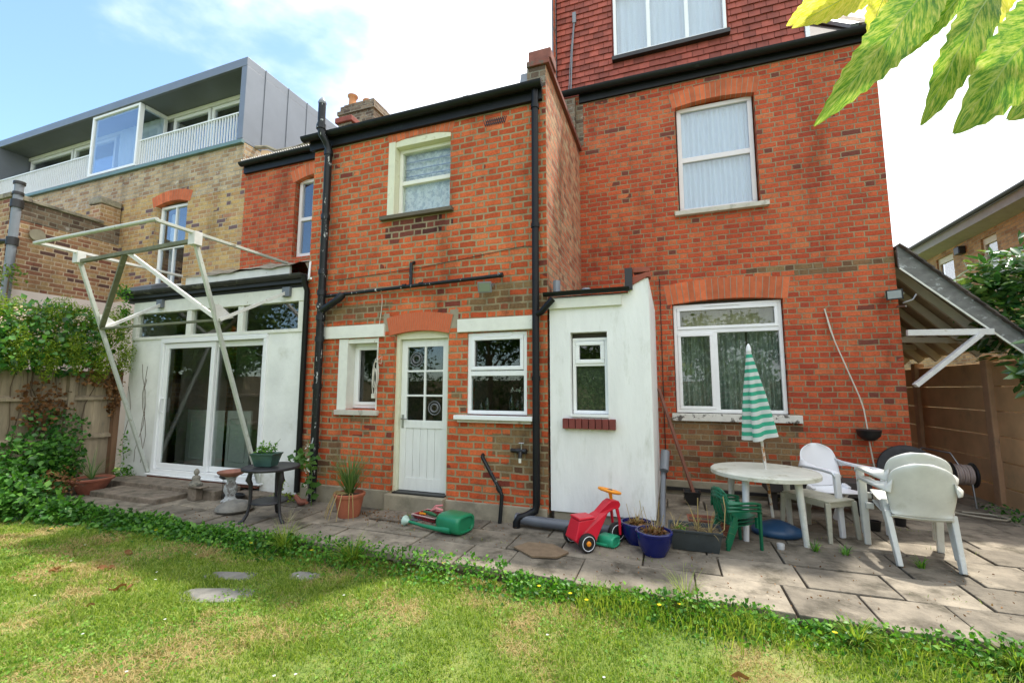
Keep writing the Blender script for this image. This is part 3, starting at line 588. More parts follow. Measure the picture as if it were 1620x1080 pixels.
g = MB(); g.tube([(-2.11, YM-.02, .73), (-2.10, YM-.07, .72), (-1.88, YM-.07, .36), (-1.85, YM-.07, .30), (-1.87, YM-.09, -.04)], .022, 10); g.tube([(-1.90, YM-.07, .39), (-1.87, YM-.07, .34)], .03, 10); g.build('sink_waste_pipe', blackp, H, smooth=50, label='thin cranked black sink waste pipe')
g = MB(); g.tube([(-1.66, YM-.13, .09), (-1.45, YM-.14, .075), (-.12, YM-.14, .045)], .055, 14); g.build('ground_drain_pipe', greyp2, H, smooth=50)
g = MB(); g.tube([(-4.93, YM-.30, 5.1), (-4.93, YM-.06, 3.42), (-4.93, YM-.06, 3.3)], .001, 4)
g = MB(); g.tube([(-4.62, YM-.05, 3.05), (-4.4, YM-.012, 3.02), (-3.0, YM-.012, 3.08), (-1.6, YM-.012, 3.21), (-1.36, YM-.012, 3.17)], .004, 5); g.tube([(-.10, YR-.012, 3.2), (-.10, YR-.012, .2)], .006, 5); g.build('wall_cable', rubber, H)
# ---- main back wall
UW = (.22, 1.34, 4.22, 6.0); LW = (.07, 1.54, 1.13, 2.84)
z = toothed(.0, 1.62, .2, 1.08, .0775, 1, .12, 11)+toothed(1.3, 2.84, 3.05, 3.2, .0775, 1, .4, 12)
g = MB(); wall(g, 1, YR, -1.75, 2.85, .12, 6.52, [UW, LW], z, .2); g.build('main_wall', [bR_, bSR_], H, recalc=False)
g = MB(); wall(g, 0, 2.85, YR, 13, -.1, 6.4, (), (), sign=-1); wall(g, 0, -1.75, YR, 13, 5.2, 9, (), (), sign=1); g.build('flank_wall', bR_, H, recalc=False)
g = MB(); g.box(-.2, 2.86, YR-.05, YR+.2, -.2, .19); g.build('main_plinth', cement, H, bev=.01)
g = MB(); g.box(-1.70, -1.36, YR-.12, YR-.003, 5.5, 6.42); g.box(-1.36, -1.24, YR-.012, YR-.003, 5.6, 6.35); g.build('party_wall_nib', bD_, H)
x0, x1, z0, z1 = UW
arch('soldier_arch', H, x0-.02, x1+.02, z1-.055, .055, .25, YR, 17, archm)
W = window(H, x0+.02, x1-.02, z0+.02, z1-.03, YR+.10, .065, .08, [(x0+.08, x1-.08, 5.06, 5.14)], mt=upvcp, gm=glassS, label='tall pale framed sash style bedroom window with voile curtains')
curtain(W, x0+.05, x1-.05, z0+.05, z1-.05, YR+.20, voile, 14, .022)
g = MB(); g.box(x0-.06, x1+.10, YR-.08, YR+.10, z0-.07, z0-.0); g.build('sill', sillc, W, bev=.006)
x0, x1, z0, z1 = LW
arch('soldier_arch', H, x0-.05, x1+.04, z1-.06, .055, .31, YR, 20, archm)
W = window(H, x0+.01, x1-.01, z0+.03, z1-.06, YR+.07, .05, .08, [(x0+.05, x1-.05, 2.34, 2.40), (x0+.55, x0+.61, z0+.07, 2.34)], [(x0+.06, x1-.06, 2.40, z1-.11), (x0+.06, x0+.55, z0+.08, 2.34)], gm=glassD, roomd=2.4, label='wide white framed living room window with drawn curtains')
for q in ((x0+.05, x0+.52), (x0+.56, x0+1.0), (x0+1.03, x1-.05)): curtain(W, q[0], q[1], z0+.02, 2.36, YR+.25, drape, 6, .035)
curtain(W, x0+.05, x1-.05, 2.38, z1-.05, YR+.33, cream, 8, .02, name='valance')
g = MB(); g.box(x0+.45, x1-.55, YR+.05, YR+.062, z1-.10, z1-.075); g.build('trickle_vent', upvc, W)
g = MB(); g.box(x0-.06, x1+.13, YR-.07, YR+.08, z0-.085, z0+.02); g.build('sill', sillp, W, bev=.006)
g = MB(); g.lathe([(.001, -.12), (.07, -.12), (.08, -.1), (.08, -.08), (.001, -.08)], (1.1, YR-.03, .95), 12, sx=1.6, sy=.25); g.build('wall_vent_cover', rubber, H)
# gutter and dormer
g = MB(); gutter(g, -1.72, 2.78, YR-.12, 6.545, .072, slope=-.05); g.box(-1.30, 2.84, YR-.045, YR-.002, 6.36, 6.56); g.build('gutter', black, H, smooth=50)
YD = 7.27
DW = (-.72, 1.05, 7.20, 8.45)
g = MB(); r = random.Random(3); ch, tw = .112, .168; k = 0; zt = 6.56
while zt < 9.0:
    x = -1.74+(tw/2 if k % 2 else 0)-tw
    while x < 2.12:
        a, b_ = max(x+.003, -1.73), min(x+tw-.003, 2.10); x += tw
        if b_-a < .02: continue
        if zt+ch > DW[2]-.07 and zt < DW[3]+.02:
            if a > DW[0]-.03 and b_ < DW[1]+.03: continue
            if a < DW[0]-.03 < b_: b_ = DW[0]-.03
            if a < DW[1]+.03 < b_: a = DW[1]+.03
            if b_-a < .02: continue
        j = r.uniform(-.004, .004); yb = YD-.028+r.uniform(-.004, .003)
        g.add([(a, yb, zt+j), (b_, yb, zt+j), (b_, YD, zt+j), (a, YD, zt+j), (a, YD-.006, zt+ch+.01), (b_, YD-.006, zt+ch+.01), (b_, YD+.01, zt+ch+.01), (a, YD+.01, zt+ch+.01)], [(0, 3, 2, 1), (4, 5, 6, 7), (0, 1, 5, 4), (1, 2, 6, 5), (2, 3, 7, 6), (3, 0, 4, 7)])
    zt += ch; k += 1
dm = g.build('dormer', tilem, H, label='loft dormer hung with overlapping red clay tiles')
g = MB(); wall(g, 1, YD+.012, -1.74, 2.10, 6.3, 9.0, [DW], (), .1); g.quad((-1.74, YD, 9.0), (2.1, YD, 9.0), (2.1, 13, 9.0), (-1.74, 13, 9.0)); g.quad((2.1, YD, 6.3), (2.1, 13, 6.3), (2.1, 13, 9), (2.1, YD, 9)); g.quad((-1.74, YD, 6.3), (-1.74, 13, 6.3), (-1.74, 13, 9), (-1.74, YD, 9)); g.build('dormer_box', tilem, dm, recalc=False)
g = MB(); g.box(-1.82, -1.745, YD-.05, YD+.3, 6.75, 9.0); g.build('dormer_corner_trim', lead, dm); g = MB(); g.box(2.105, 2.16, YD-.05, YD+.3, 6.6, 9.0); g.build('dormer_corner_trim', upvc, dm)
W = window(H, DW[0], DW[1], DW[2], DW[3], YD-.05, .05, .08, [(-.17, -.11, DW[2]+.05, DW[3]-.05), (.43, .49, DW[2]+.05, DW[3]-.05)], gm=glassS, roomm=cream, roomd=2.2, label='three light white dormer window cut by the top of the photo')
g = MB(); g.box(DW[0]-.03, DW[1]+.04, YD-.10, YD+.01, DW[2]-.07, DW[2]-.003); g.build('sill', rubber, W)
curtain(W, DW[0]+.05, DW[1]-.05, DW[2]+.03, DW[3], YD+.10, voile, 16, .012)
g = MB(); g.tube([(-1.48, YD-.06, 6.75), (-1.45, YD-.06, 7.5), (-1.40, YD-.06, 8.1)], .013, 6); g.tube([(-1.52, YD-.06, 6.75), (-1.47, YD-.06, 7.5), (-1.41, YD-.06, 8.1)], .008, 6); g.box(-1.43, -1.37, YD-.08, YD-.04, 8.05, 8.25); g.build('aerial_cable', greyp, H)
# main roof slope seen right of the dormer
g = MB(); a0 = [(2.16, 7.0, 6.55), (2.80, 7.0, 6.55), (2.80, 9.6, 8.9), (2.16, 9.6, 8.9)]; g.quad(*a0); g.quad((2.8, 7.0, 6.4), (2.8, 13, 6.4), (2.8, 9.6, 8.9)); g.quad((2.8, 7, 6.5), (2.8, 7, 6.4), (2.8, 9.6, 8.9)); g.build('roof', roofm, H, recalc=False)
g = MB(); g.beam((2.76, 6.98, 6.56), (2.76, 9.5, 8.9), .16, .1); g.build('verge', bD_, H); g = MB(); g.beam((2.62, 6.96, 6.59), (2.62, 9.4, 8.85), .1, .05); g.build('flashing', lead, H)
# ---- white lean-to
BX0, BX1 = -1.29, -.185; BW = (-1.05, -.64, 1.20, 2.14)
g = MB(); wall(g, 1, YM-.01, BX0, BX1, .17, 2.55, [BW], (), .12); wall(g, 1, YM-.01, -.40, BX1, 2.55, 2.70); g.quad((BX1, YM-.01, .17), (BX1, YR, .17), (BX1, YR, 2.70), (BX1, YM-.01, 2.70)); g.quad((-.40, YM-.01, 2.70), (BX1, YM-.01, 2.70), (BX1, YR, 2.70), (-.40, YR, 2.70)); g.quad((-.40, YM-.01, 2.55), (-.40, YR, 2.55), (-.40, YR, 2.70), (-.40, YM-.01, 2.70))
LT = g.build('lean_to', render_, H, recalc=False, label='white rendered lean-to with small window')
g = MB(); g.quad((BX0, YM-.02, 2.56), (-.40, YM-.02, 2.56), (-.40, YR, 2.95), (BX0, YR, 2.95)); g.build('lean_to_roof', lead, LT, recalc=False)
g = MB(); g.box(BX0+.03, BX1-.02, YM+.02, YR-.02, -.2, .168); g.build('lean_to_base', cement, LT)
g = MB(); g.box(-1.29, -.47, YM-.05, YM-.012, 2.42, 2.53); g.build('fascia', paintw, LT); g = MB(); gutter(g, -1.34, -.38, YM-.085, 2.60, .045); g.build('lean_to_gutter', black, LT, smooth=50)
g = MB(); g.prism([(-.42, 2.60), (-.20, 2.71), (-.16, 2.71), (-.16, 2.76), (-.20, 2.765), (-.42, 2.70)], 1, YM-.03, YM+.12); g.box(-.34, -.17, YM-.03, YM+.09, 2.768, 2.82); g.build('tile_capping', mat('cap tile', (.30, .08, .05), .85, .2, 8, .3, .003), LT, bev=.004); g = MB(); g.box(-.43, -.35, YM-.05, YM+.05, 2.58, 2.82); g.build('flashing', rubber, LT)
x0, x1, z0, z1 = BW
W = window(H, x0+.01, x1-.005, z0+.03, z1-.06, YM+.055, .035, .06, [(x0+.04, x1-.04, 1.76, 1.80)], [(x0+.045, x1-.04, 1.79, z1-.10)], gm=glass, roomd=.9, label='narrow white framed lean-to window')
g = MB(); g.quad((x0, YM+.14, 1.0), (x1, YM+.14, 1.0), (x1, YM+.14, 1.77), (x0, YM+.14, 1.77)); g.build('obscured_panel', mat('obscured glass', (.035, .055, .02), .3, .5, 22, .3, .004, col2=(.09, .12, .05), thr=.5, soft=.15, sc2=25), W, recalc=False)
g = MB(); g.box(x0, x1, YM-.04, YM+.055, z0-.0, z0+.028); g.build('sill', upvc, W); g = MB()
nb_ = 8
for i in range(nb_): xx = x0-.09+i*(x1-x0+.17)/nb_; g.box(xx+.004, xx+(x1-x0+.17)/nb_-.004, YM-.075, YM-.012, z0-.13, z0-.02)
g.build('brick_sill', mat('dark sill brick', (.20, .045, .035), .8, .15, 8, .3, .003, island=.2), W, bev=.004)
g = MB(); g.tube([(BX0+.06, YM+.1, 2.6), (BX0+.06, YM+.1, 2.78)], .045, 8); g.lathe([(.06, 0), (.05, .03), (.001, .04)], (-.88, YM+.1, 2.63), 12); g.build('roof_vent', greyp, LT)
g = MB(); g.tube([(-.13, YM+.12, .05), (-.13, YM+.35, .10), (-.12, YM+1.2, .55)], .03, 8); g.tube([(-.11, YM+1.0, .5), (-.10, YM+1.1, .62), (-.09, YM+1.15, .72)], .055, 8); g.build('side_drain_pipe', greyp, LT, smooth=50)
g = MB(); g.tube([(-.15, YM+1.1, .16), (2.6, YR-.09, .16)], .03, 8); g = MB(); g.box(-.1, 2.8, YR-.1, YR-.052, .06, .10); g.build('dark_strip', rubber, H)  # plain black strip along the foot of the main wall
# ------------------------------------------------------------------ neighbour on the left
NH = thing('terraced_house', 'yellow and red brick neighbouring house with a grey zinc loft box and white balcony rails', 'house', (-9, YN, 0))
NW = (-6.0, -5.0, 3.72, 5.16); NY = (-9.62, -8.70, 3.45, 5.20)
g = MB(); ops = [NW, NY]
wall(g, 1, YN, -7.30, -4.9, 0, 5.50, [NW, (-7.30, -4.95, 0, 2.99)], [(-7.34, -7.2, 0, 5.15, 1)], .14, m=0); wall(g, 1, YN, -16.2, -7.30, 0, 6.05, [NY, (-8.70, -7.30, 0, 2.99)], [(-16.2, -7.30, 5.42, 6.05, 2)]+[(-8.2-.3*i, -7.3, 5.42-.08*(i+1), 5.42-.08*i, 2) for i in range(3)], .14, m=1)
g.build('back_wall', [bN_, bY_, bYt_], NH, recalc=False)
g = MB(); g.quad((-7.3, YN, 5.5), (-7.3, YN, 6.05), (-7.3, 8, 6.05), (-7.3, 8, 5.5)); g.build('side_wall', bYt_, NH, recalc=False)
arch('soldier_arch', NH, -6.03, -4.9, 5.06, .10, .22, YN, 16, archm); arch('soldier_arch', NH, -9.68, -8.66, 5.12, .08, .22, YN, 16, archm)
arch('soldier_arch', NH, -11.75, -11.0, 5.1, .06, .18, YN, 12, archm)
W = window(NH, -5.98, -5.0, 3.74, 5.12, YN+.08, .06, .07, [(-5.92, -5.0, 4.38, 4.44)], mt=upvcp, gm=glassS, label='white framed window partly hidden by the corner of the rear wing')
curtain(W, -5.9, -5.0, 3.8, 5.1, YN+.3, lace, 10, .02)
W = window(NH, -9.60, -8.72, 3.47, 5.15, YN+.09, .055, .07, [(-9.17, -9.145, 3.5, 5.1), (-9.55, -8.77, 4.26, 4.31)], gm=glassS, label='white sash window of the yellow brick wall')
for q in ((-9.52, -9.32), (-9.0, -8.8)): curtain(W, q[0], q[1], 3.5, 5.05, YN+.25, voile, 3, .03)
g = MB(); g.box(-9.72, -8.60, YN-.06, YN+.08, 3.38, 3.46); g.build('sill', sillc, W)
# red part roof edge
g = MB(); g.quad((-7.20, YN-.12, 5.62), (-4.9, YN-.12, 5.62), (-4.9, 8.5, 6.5), (-7.2, 8.5, 6.5)); g.build('roof', roofm, NH, recalc=False)
g = MB(); n = 44; rows = []
for yy, zz in ((YN-.14, 5.60), (YN+.25, 5.70)): rows.append([(-7.18+i*2.25/(n*4), yy, zz+.018*math.sin(i*PI/2)) for i in range(n*4+1)])
g.grid(rows); g.build('corrugated_edge', mat('pale corrugated sheet', (.55, .52, .5), .6, .1, 6, .2, .002), NH, smooth=60, recalc=False)
g = MB(); g.prism([(-7.16, 5.66), (-4.92, 5.66), (-4.92, 6.0), (-5.9, 5.92), (-6.3, 5.84), (-6.75, 5.85), (-7.0, 5.97), (-7.16, 6.0)], 1, YN+.25, YN+.3); g.build('peach_upstand', peach, NH)
g = MB(); g.tube([(-7.30, YN+.24, 6.08), (-7.0, YN+.24, 6.03), (-6.75, YN+.24, 5.90), (-6.3, YN+.24, 5.88), (-5.6, YN+.24, 5.98), (-4.9, YN+.24, 6.04)], .035, 6); g.build('upstand_capping', felt, NH)
g = MB(); gutter(g, -7.22, -4.92, YN-.10, 5.57, .06); g.box(-7.2, -4.92, YN-.05, YN-.002, 5.40, 5.56); g.build('gutter', black, NH, smooth=50)
# zinc loft box
a, b_, zb, zt, dp = -15.95, -7.30, 6.09, 7.74, .55
LB = MB(); LB.box(a, b_, YN-.05, 8.2, zt-.17, zt); LB.box(a, b_, YN-.04, 8.2, zb-.03, zb+.03); LB.box(a, a+.14, YN-.045, 8.2, zb+.03, zt-.17); LB.box(b_-.14, b_, YN-.045, 8.2, zb+.03, zt-.17)
LB = LB.build('loft_box', zinc, NH, bev=.005, label='grey zinc clad loft box with recessed balconies')
g = MB(); g.box(a, b_+.004, YN-.06, YN+.0, zb-.06, zb+.0); g.build('edge_trim', mat('teal trim', (.13, .22, .22), .5, .05), LB)
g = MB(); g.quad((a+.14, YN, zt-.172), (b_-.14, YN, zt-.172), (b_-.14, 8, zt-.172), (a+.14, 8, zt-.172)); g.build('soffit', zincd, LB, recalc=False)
g = MB()
for yy in (5.95, 6.5, 7.0, 7.5): g.box(b_-.002, b_+.012, yy, yy+.02, zb, zt)
g.build('standing_seam', zinc, LB)
RW = ((-15.75, -13.9), (-13.85, -12.2), (-10.2, -9.05), (-9.0, -7.48))
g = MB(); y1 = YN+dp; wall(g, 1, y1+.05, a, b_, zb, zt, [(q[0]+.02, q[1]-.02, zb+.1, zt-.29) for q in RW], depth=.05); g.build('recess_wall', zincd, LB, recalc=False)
for x0, x1 in ((-15.75, -13.9), (-13.85, -12.2), (-10.2, -9.05), (-9.0, -7.48)):
    W = window(NH, x0, x1, zb+.05, zt-.27, y1-.02, .07, .08, mt=upvc, gm=glassS, roomd=1.0, e=.02, label='white framed sliding window at the back of the loft balcony')
g = MB(); g.box(a+.14, b_-.14, y1-.04, y1+.05, zt-.262, zt-.18); g.build('head_board', paintw, LB)
bx0, bx1 = -12.03, -10.40
W = window(NH, bx0, bx1, zb+.06, zt-.18, YN-.02, .055, .09, mt=upvc, gm=glassS, room=False, label='tall white bay window between the two balconies')
g = MB(); g.box(bx1-.09, bx1, y1-.08, y1-.02, zb+.06, zt-.18); g.box(bx1-.08, bx1-.0, YN+.09, y1-.08, zb+.06, zb+.12); g.box(bx1-.08, bx1, YN+.09, y1-.08, zt-.26, zt-.18); g.build('bay_side_frame', upvc, W)
g = MB(); g.box(bx1-.04, bx1-.03, YN+.09, y1-.08, zb+.12, zt-.26); g.build('bay_side_pane', glassS, W); curtain(W, bx0+.05, bx1-.1, zb+.1, zt-.2, y1-.06, voile, 8, .02)
for x0, x1 in ((-15.78, -12.06), (-10.38, -7.46)):
    g = MB(); k = x0+.02
    while k < x1: g.box(k, k+.012, YN+.02, YN+.045, zb+.03, zb+.60); k += .075
    g.box(x0, x1, YN+.015, YN+.05, zb+.60, zb+.625); g.box(x0, x1, YN+.015, YN+.05, zb+.05, zb+.07)
    o = g.build('balcony_rail', upvc, NH); g = MB(); g.box(x0, x1, YN+.055, YN+.06, zb+.07, zb+.60); g.build('rail_panel', glassmat('frosted rail', (.75, .82, .86), 3), o)
# wing towards the garden
wx, wy0 = -10.70, 3.98
g = MB(); wall(g, 0, wx, wy0, YN, 3.22, 4.80, (), [(wy0, YN, 4.45, 4.80, 1)], sign=-1); wall(g, 1, wy0, -16, wx, 3.22, 4.80); g.build('wing_wall', [bW_, bD_], NH, recalc=False)
g = MB(); g.quad((wx, wy0, 0), (wx, YN, 0), (wx, YN, 3.22), (wx, wy0, 3.22)); g.quad((-16, wy0, 0), (wx, wy0, 0), (wx, wy0, 3.22), (-16, wy0, 3.22)); g.box(wx, -8.9, YN-.02, YN-.003, 0, 3.25); g.build('painted_lower_wall', pinkr, NH, recalc=False)
g = MB(); g.box(-16, wx+.035, wy0-.03, wy0+.25, 4.81, 4.90); g.box(wx-.22, wx+.04, wy0+.25, YN-.3, 4.81, 4.87); g.quad((-16, wy0+.2, 4.78), (wx-.2, wy0+.2, 4.78), (wx-.2, YN, 4.78), (-16, YN, 4.78)); g.build('wing_coping', felt, NH, bev=.01)
g = MB(); g.box(wx-.35, wx+.003, YN-.36, YN-.02, 4.80, 5.22); g.build('wing_pier', bW_, NH); g = MB(); g.box(wx-.38, wx+.03, YN-.39, YN-.02, 5.225, 5.36); g.build('pier_cap', felt, NH, bev=.02)
g = MB(); g.tube([(wx+.10, 4.02, 3.0), (wx+.10, 4.02, 5.08)], .062, 12)
g.build('vent_pipe', greyp, NH, smooth=50); g = MB()
for zz, r_ in ((3.95, .08), (4.62, .085), (4.85, .075), (5.04, .08)): g.tube([(wx+.10, 4.02, zz), (wx+.10, 4.02, zz+(.14 if zz < 4.7 else .05))], r_, 12)
g.tube([(wx+.1, 4.02, 4.02), (-11.3, 3.86, 4.05), (-14, 3.86, 4.2)], .045, 8); g.build('vent_pipe_collar', rubber, NH, smooth=50)
g = MB(); g.box(wx-.62, wx-.50, YN-.14, YN-.02, 4.7, 5.4); g.prism([(wx-.66, 5.42), (wx-.3, 5.42), (wx-.36, 5.50), (wx-.66, 5.50)], 1, YN-.2, YN-.02); g.build('hopper', greyp2, NH, smooth=40)
g = MB(); g.tube([(wx+.02, 4.35, 4.25), (wx+.05, 4.35, 4.25)], .11, 14); g.build('round_patch', cement, NH, smooth=50)
# pier and chimney between the houses
CH = thing('chimney', 'old brick chimney stack with two terracotta pots behind the rear wing', 'chimney', (-7.4, 9, 6))
g = MB(); g.box(-8.02, -6.95, 8.8, 9.5, 5.5, 8.95); g.box(-8.08, -6.9, 8.75, 9.55, 8.7, 8.8); g.box(-7.95, -7.0, 8.85, 9.45, 8.955, 9.02); g.build('stack', bD_, CH)
for xx, yy in ((-7.80, 9.0), (-7.55, 9.3)):
    g = MB(); g.lathe([(.10, 0), (.115, .03), (.10, .08), (.095, .20), (.10, .27), (.135, .30), (.135, .33), (.10, .33), (.09, .2)], (xx, yy, 9.02), 14); g.build('chimney_pot', mat('orange pot', (.50, .22, .09), .8, .15), CH, smooth=50)
FW = thing('parapet_wall', 'short brick parapet with red coping between the loft box and the rear wing', 'wall', (-5.2, 6, 5.4))
g = MB(); g.box(-5.22, -4.96, 5.70, 8.0, 5.4, 6.02); g.build('parapet', bD_, FW); g = MB(); g.box(-5.27, -4.92, 5.66, 8.0, 6.025, 6.12); g.build('coping', tilem, FW, bev=.01)
# ------------------------------------------------------------------ garden room
GR = thing('garden_room', 'white rendered garden room with sliding glass doors and a row of high windows', 'garden room', (-6.8, YM, 0))
E0, E1 = -8.72, -4.93; DX0, DX1 = -7.93, -5.60
g = MB(); wall(g, 1, YM, E0, E1, .04, 2.32, [(DX0, DX1, .04, 2.32)], (), .1); wall(g, 0, E0, YM, YN, .04, 3.0, sign=1)
g.build('wall', render2, GR, recalc=False)
g = MB(); g.box(E0, E1, YM-.02, YM+.08, 2.32, 2.37); g.box(E0+.02, E1, YM-.03, YM+.08, 2.77, 2.97)
for xx in (-8.66, -7.33, -6.19, -4.99): g.box(xx-.055, xx+.055, YM-.015, YM+.07, 2.37, 2.77)
g.build('clerestory_frame', paintw, GR, bev=.004)
g = MB(); g.box(E0, E1, YM+.03, YM+.036, 2.36, 2.78); g.build('clerestory_pane', glass, GR)
g = MB(); g.prism([(YM-.10, 3.02), (YN, 3.24), (YN, 3.30), (YM-.10, 3.10)], 0, E0-.15, E1+.02); g.box(E0-.15, E1+.02, YM-.03, YM+.06, 2.975, 3.06); g.build('eaves', rubber, GR)
g = MB(); gutter(g, E0-.2, E1+.06, YM-.12, 3.14, .065); g.build('gutter', mat('mossy black gutter', (.03, .03, .03), .6, .2, 8, .3, .002, col2=(.13, .13, .11), thr=.56, soft=.1, sc2=6), GR, smooth=50)
g = MB(); g.box(-7.9, -5.55, YM+.26, YM+.30, 3.16, 3.42); g.build('roof_upstand', paintw, GR)
g = MB(); n = 24; rows = []
for k in range(6):
    yy = YM+.22+k*(YN-YM-.22)/5; rows.append([(-7.95+2.75*i/n, yy, 3.42+.22*k/5+.012*math.sin(i*1.7+k)+.018*math.sin(i*.6)) for i in range(n+1)])
g.grid(rows); g.quad((-5.2, YM+.22, 3.42), (-5.2, YN, 3.64), (-4.93, YN, 3.3), (-4.93, YM+.1, 3.12)); g.build('roof_felt', felt, GR, recalc=False)
g = MB(); g.prism([(YM-.02, 3.16), (YM+.25, 3.30), (YM+.25, 3.38), (YM-.02, 3.26)], 0, E0-.22, E0+.4); g.build('lead_flashing', lead, GR)
D = MB(); ring(D, DX0, DX1, .16, 2.315, .07, YM-.03, YM+.09); D.box(DX0-.06, DX1+.06, YM-.08, YM+.09, .135, .158)
D = D.build('sliding_door', upvc, GR, bev=.006, label='white framed sliding patio door')
g = MB(); ring(g, DX0+.075, -6.70, .235, 2.24, .085, YM+.0, YM+.04); g.build('sash', upvc, D, bev=.006)
g = MB(); ring(g, -6.78, DX1-.075, .235, 2.24, .085, YM+.045, YM+.085); g.build('sash', upvc, D, bev=.006)
g = MB(); g.box(DX0+.14, -6.77, YM+.018, YM+.024, .3, 2.18); g.build('pane', glass, D); g = MB(); g.box(-6.71, DX1-.14, YM+.062, YM+.068, .3, 2.18); g.build('pane', glass, D)
g = MB(); g.tube([(DX0+.12, YM, 1.12), (DX0+.12, YM-.05, 1.13), (DX0+.12, YM-.05, 1.34), (DX0+.12, YM, 1.35)], .012, 8); g.build('handle', upvc, D, smooth=50)
R_ = MB(); R_.quad((E0+.02, 8.4, .1), (E1-.02, 8.4, .1), (E1-.02, 8.4, 3), (E0+.02, 8.4, 3)); R_.quad((E0+.02, YM+.12, .1), (E0+.02, 8.4, .1), (E0+.02, 8.4, 3), (E0+.02, YM+.12, 3)); R_.quad((E1-.02, YM+.12, .1), (E1-.02, 8.4, .1), (E1-.02, 8.4, 3), (E1-.02, YM+.12, 3)); R_.quad((E0+.02, YM+.12, .15), (E1-.02, YM+.12, .15), (E1-.02, 8.4, .15), (E0+.02, 8.4, .15)); R_.quad((E0+.02, YM+.12, 2.98), (E1-.02, YM+.12, 2.98), (E1-.02, 8.4, 2.98), (E0+.02, 8.4, 2.98))
R_.build('room_interior', mat('room plaster', (.26, .25, .22), .9, .1, 2, 0), GR, recalc=False)
g = MB(); g.box(-8.3, -6.75, YM+.75, YM+.79, .16, 1.12)
for xx in (-8.2, -7.72, -7.24): ring(g, xx, xx+.40, .26, 1.0, .02, YM+.735, YM+.75)
g.build('panelled_cupboard', mat('grey green joinery', (.30, .34, .31), .6, .05), GR, bev=.004)
g = MB(); g.box(-6.3, -6.05, YM+1.2, YM+1.45, .16, 2.6); g.build('column', mat('pale column', (.3, .3, .27), .8, .05), GR)
g = MB(); g.tube([(-4.86, YM-.13, 3.12), (-4.87, YM-.10, 3.0), (-4.865, YM-.05, 2.9), (-4.865, YM-.05, .1)], .038, 10); g.build('downpipe', black, GR, smooth=50)
g = MB(); g.tube([(-5.02, YM+.15, 3.33), (-4.86, YM-.02, 3.33), (-4.84, YM-.06, 3.05), (-4.72, YM-.14, 3.05)], .016, 8); g.build('overflow_pipe', upvc, GR, smooth=50)
g = MB(); g.box(-7.95, -5.6, YM-.06, YM-.003, .09, .132); g.build('brick_step', mat('step brick', (.22, .09, .06), .9, .2, 8, .4, .004), GR, bev=.005)
ST = thing('stone_steps', 'worn mossy stone steps below the sliding doors', 'steps', (-7, 4.4, 0))
for (x0, x1, y0, y1, z0, z1) in ((-8.35, -5.85, 4.42, 4.81, -.04, .122), (-7.75, -6.35, 4.0, 4.41, -.04, .068), (-5.84, -4.98, 4.62, 4.88, -.04, .06)):
    g = MB(); n = 8
    for i in range(n):
        xa, xb = x0+(x1-x0)*i/n, x0+(x1-x0)*(i+1)/n; g.box(xa, xb, y0+random.uniform(0, .01), y1, z0, z1+random.uniform(-.004, .004))
    g.build('step', stone, ST, bev=.012)
# awning frame
AF = thing('awning_frame', 'bare pale metal awning frame cantilevered from the garden room roof', 'frame', (-6.8, 4.3, 0))
def bar(a, b, w_, mt, name='bar', t_=None): g = MB(); g.beam(a, b, w_, t_); return g.build(name, mt, AF, bev=.003)
for xx in (-8.0, -5.6):
    bar((xx, 4.88, .17), (xx, 3.73, 3.36), .045, framem, 'leg'); bar((xx, 3.27, 3.46), (xx, 5.16, 3.46), .045, framew if xx < -7 else framem, 'side_bar', .035)
    bar((xx+.05, 4.09, 2.40), (xx+.35 if xx > -7 else xx+.03, 4.88, 2.92), .045, framew, 'brace')
    g = MB(); g.prism([(4.07, 2.38), (4.30, 2.46), (4.10, 2.60), (4.02, 2.60)], 0, xx+.03, xx+.036); g.build('gusset', framew, AF)
    g = MB(); g.box(xx-.09+(.38 if xx > -7 else .03), xx+.05+(.38 if xx > -7 else .03), 4.82, 4.868, 2.84, 2.98); g.build('wall_bracket', lead, AF, bev=.004)
    g = MB(); g.box(xx-.06, xx+.06, 3.68, 3.78, 3.30, 3.47); g.build('bracket', framew, AF, bev=.004)
g = MB(); g.tube([(-8.05, 3.27, 3.46), (-5.58, 3.27, 3.47)], .024, 12); g.build('front_tube', framem, AF, smooth=50)
bar((-8.0, 3.74, 3.33), (-5.62, 3.74, 3.37), .05, framed, 'cross_bar'); bar((-8.0, 4.07, 2.39), (-5.6, 4.09, 2.40), .04, framed, 'lower_bar', .03)
bar((-7.0, 3.75, 3.35), (-7.98, 4.07, 2.41), .06, framed, 'diagonal'); bar((-6.93, 3.75, 3.35), (-5.62, 4.07, 2.44), .05, framew, 'diagonal')
# ------------------------------------------------------------------ lean-to shelter right of the house
SH = thing('side_shelter', 'open side shelter with peeling dark bargeboard, tiled roof and white timber bracket', 'shelter', (3.4, 8, 0))
p0, p1 = Vector((2.86, 7.0, 3.28)), Vector((4.05, 7.0, 1.98)); dv = (p1-p0); 
g = MB(); nrm = Vector((dv.z, 0, -dv.x)).normalized()*-1
if nrm.z < 0: nrm = -nrm
q0, q1 = p0+nrm*.0, p1; g.prism([(p0.x, p0.z-.20), (p1.x, p1.z-.12), (p1.x+.02, p1.z+.09), (p0.x, p0.z+.10)], 1, 6.97, 7.0)
g.build('bargeboard', mat('peeling bargeboard', (.20, .20, .19), .8, .25, 8, .3, .003, col2=(.50, .52, .52), thr=.57, soft=.08, sc2=6, stretch=(1, 1, 2)), SH)
g = MB(); g.beam((2.86, 6.96, 3.075), (4.05, 6.96, 1.855), .012, .02); g.build('board_edge', paintw, SH)
g = MB(); r = random.Random(8); n = 15
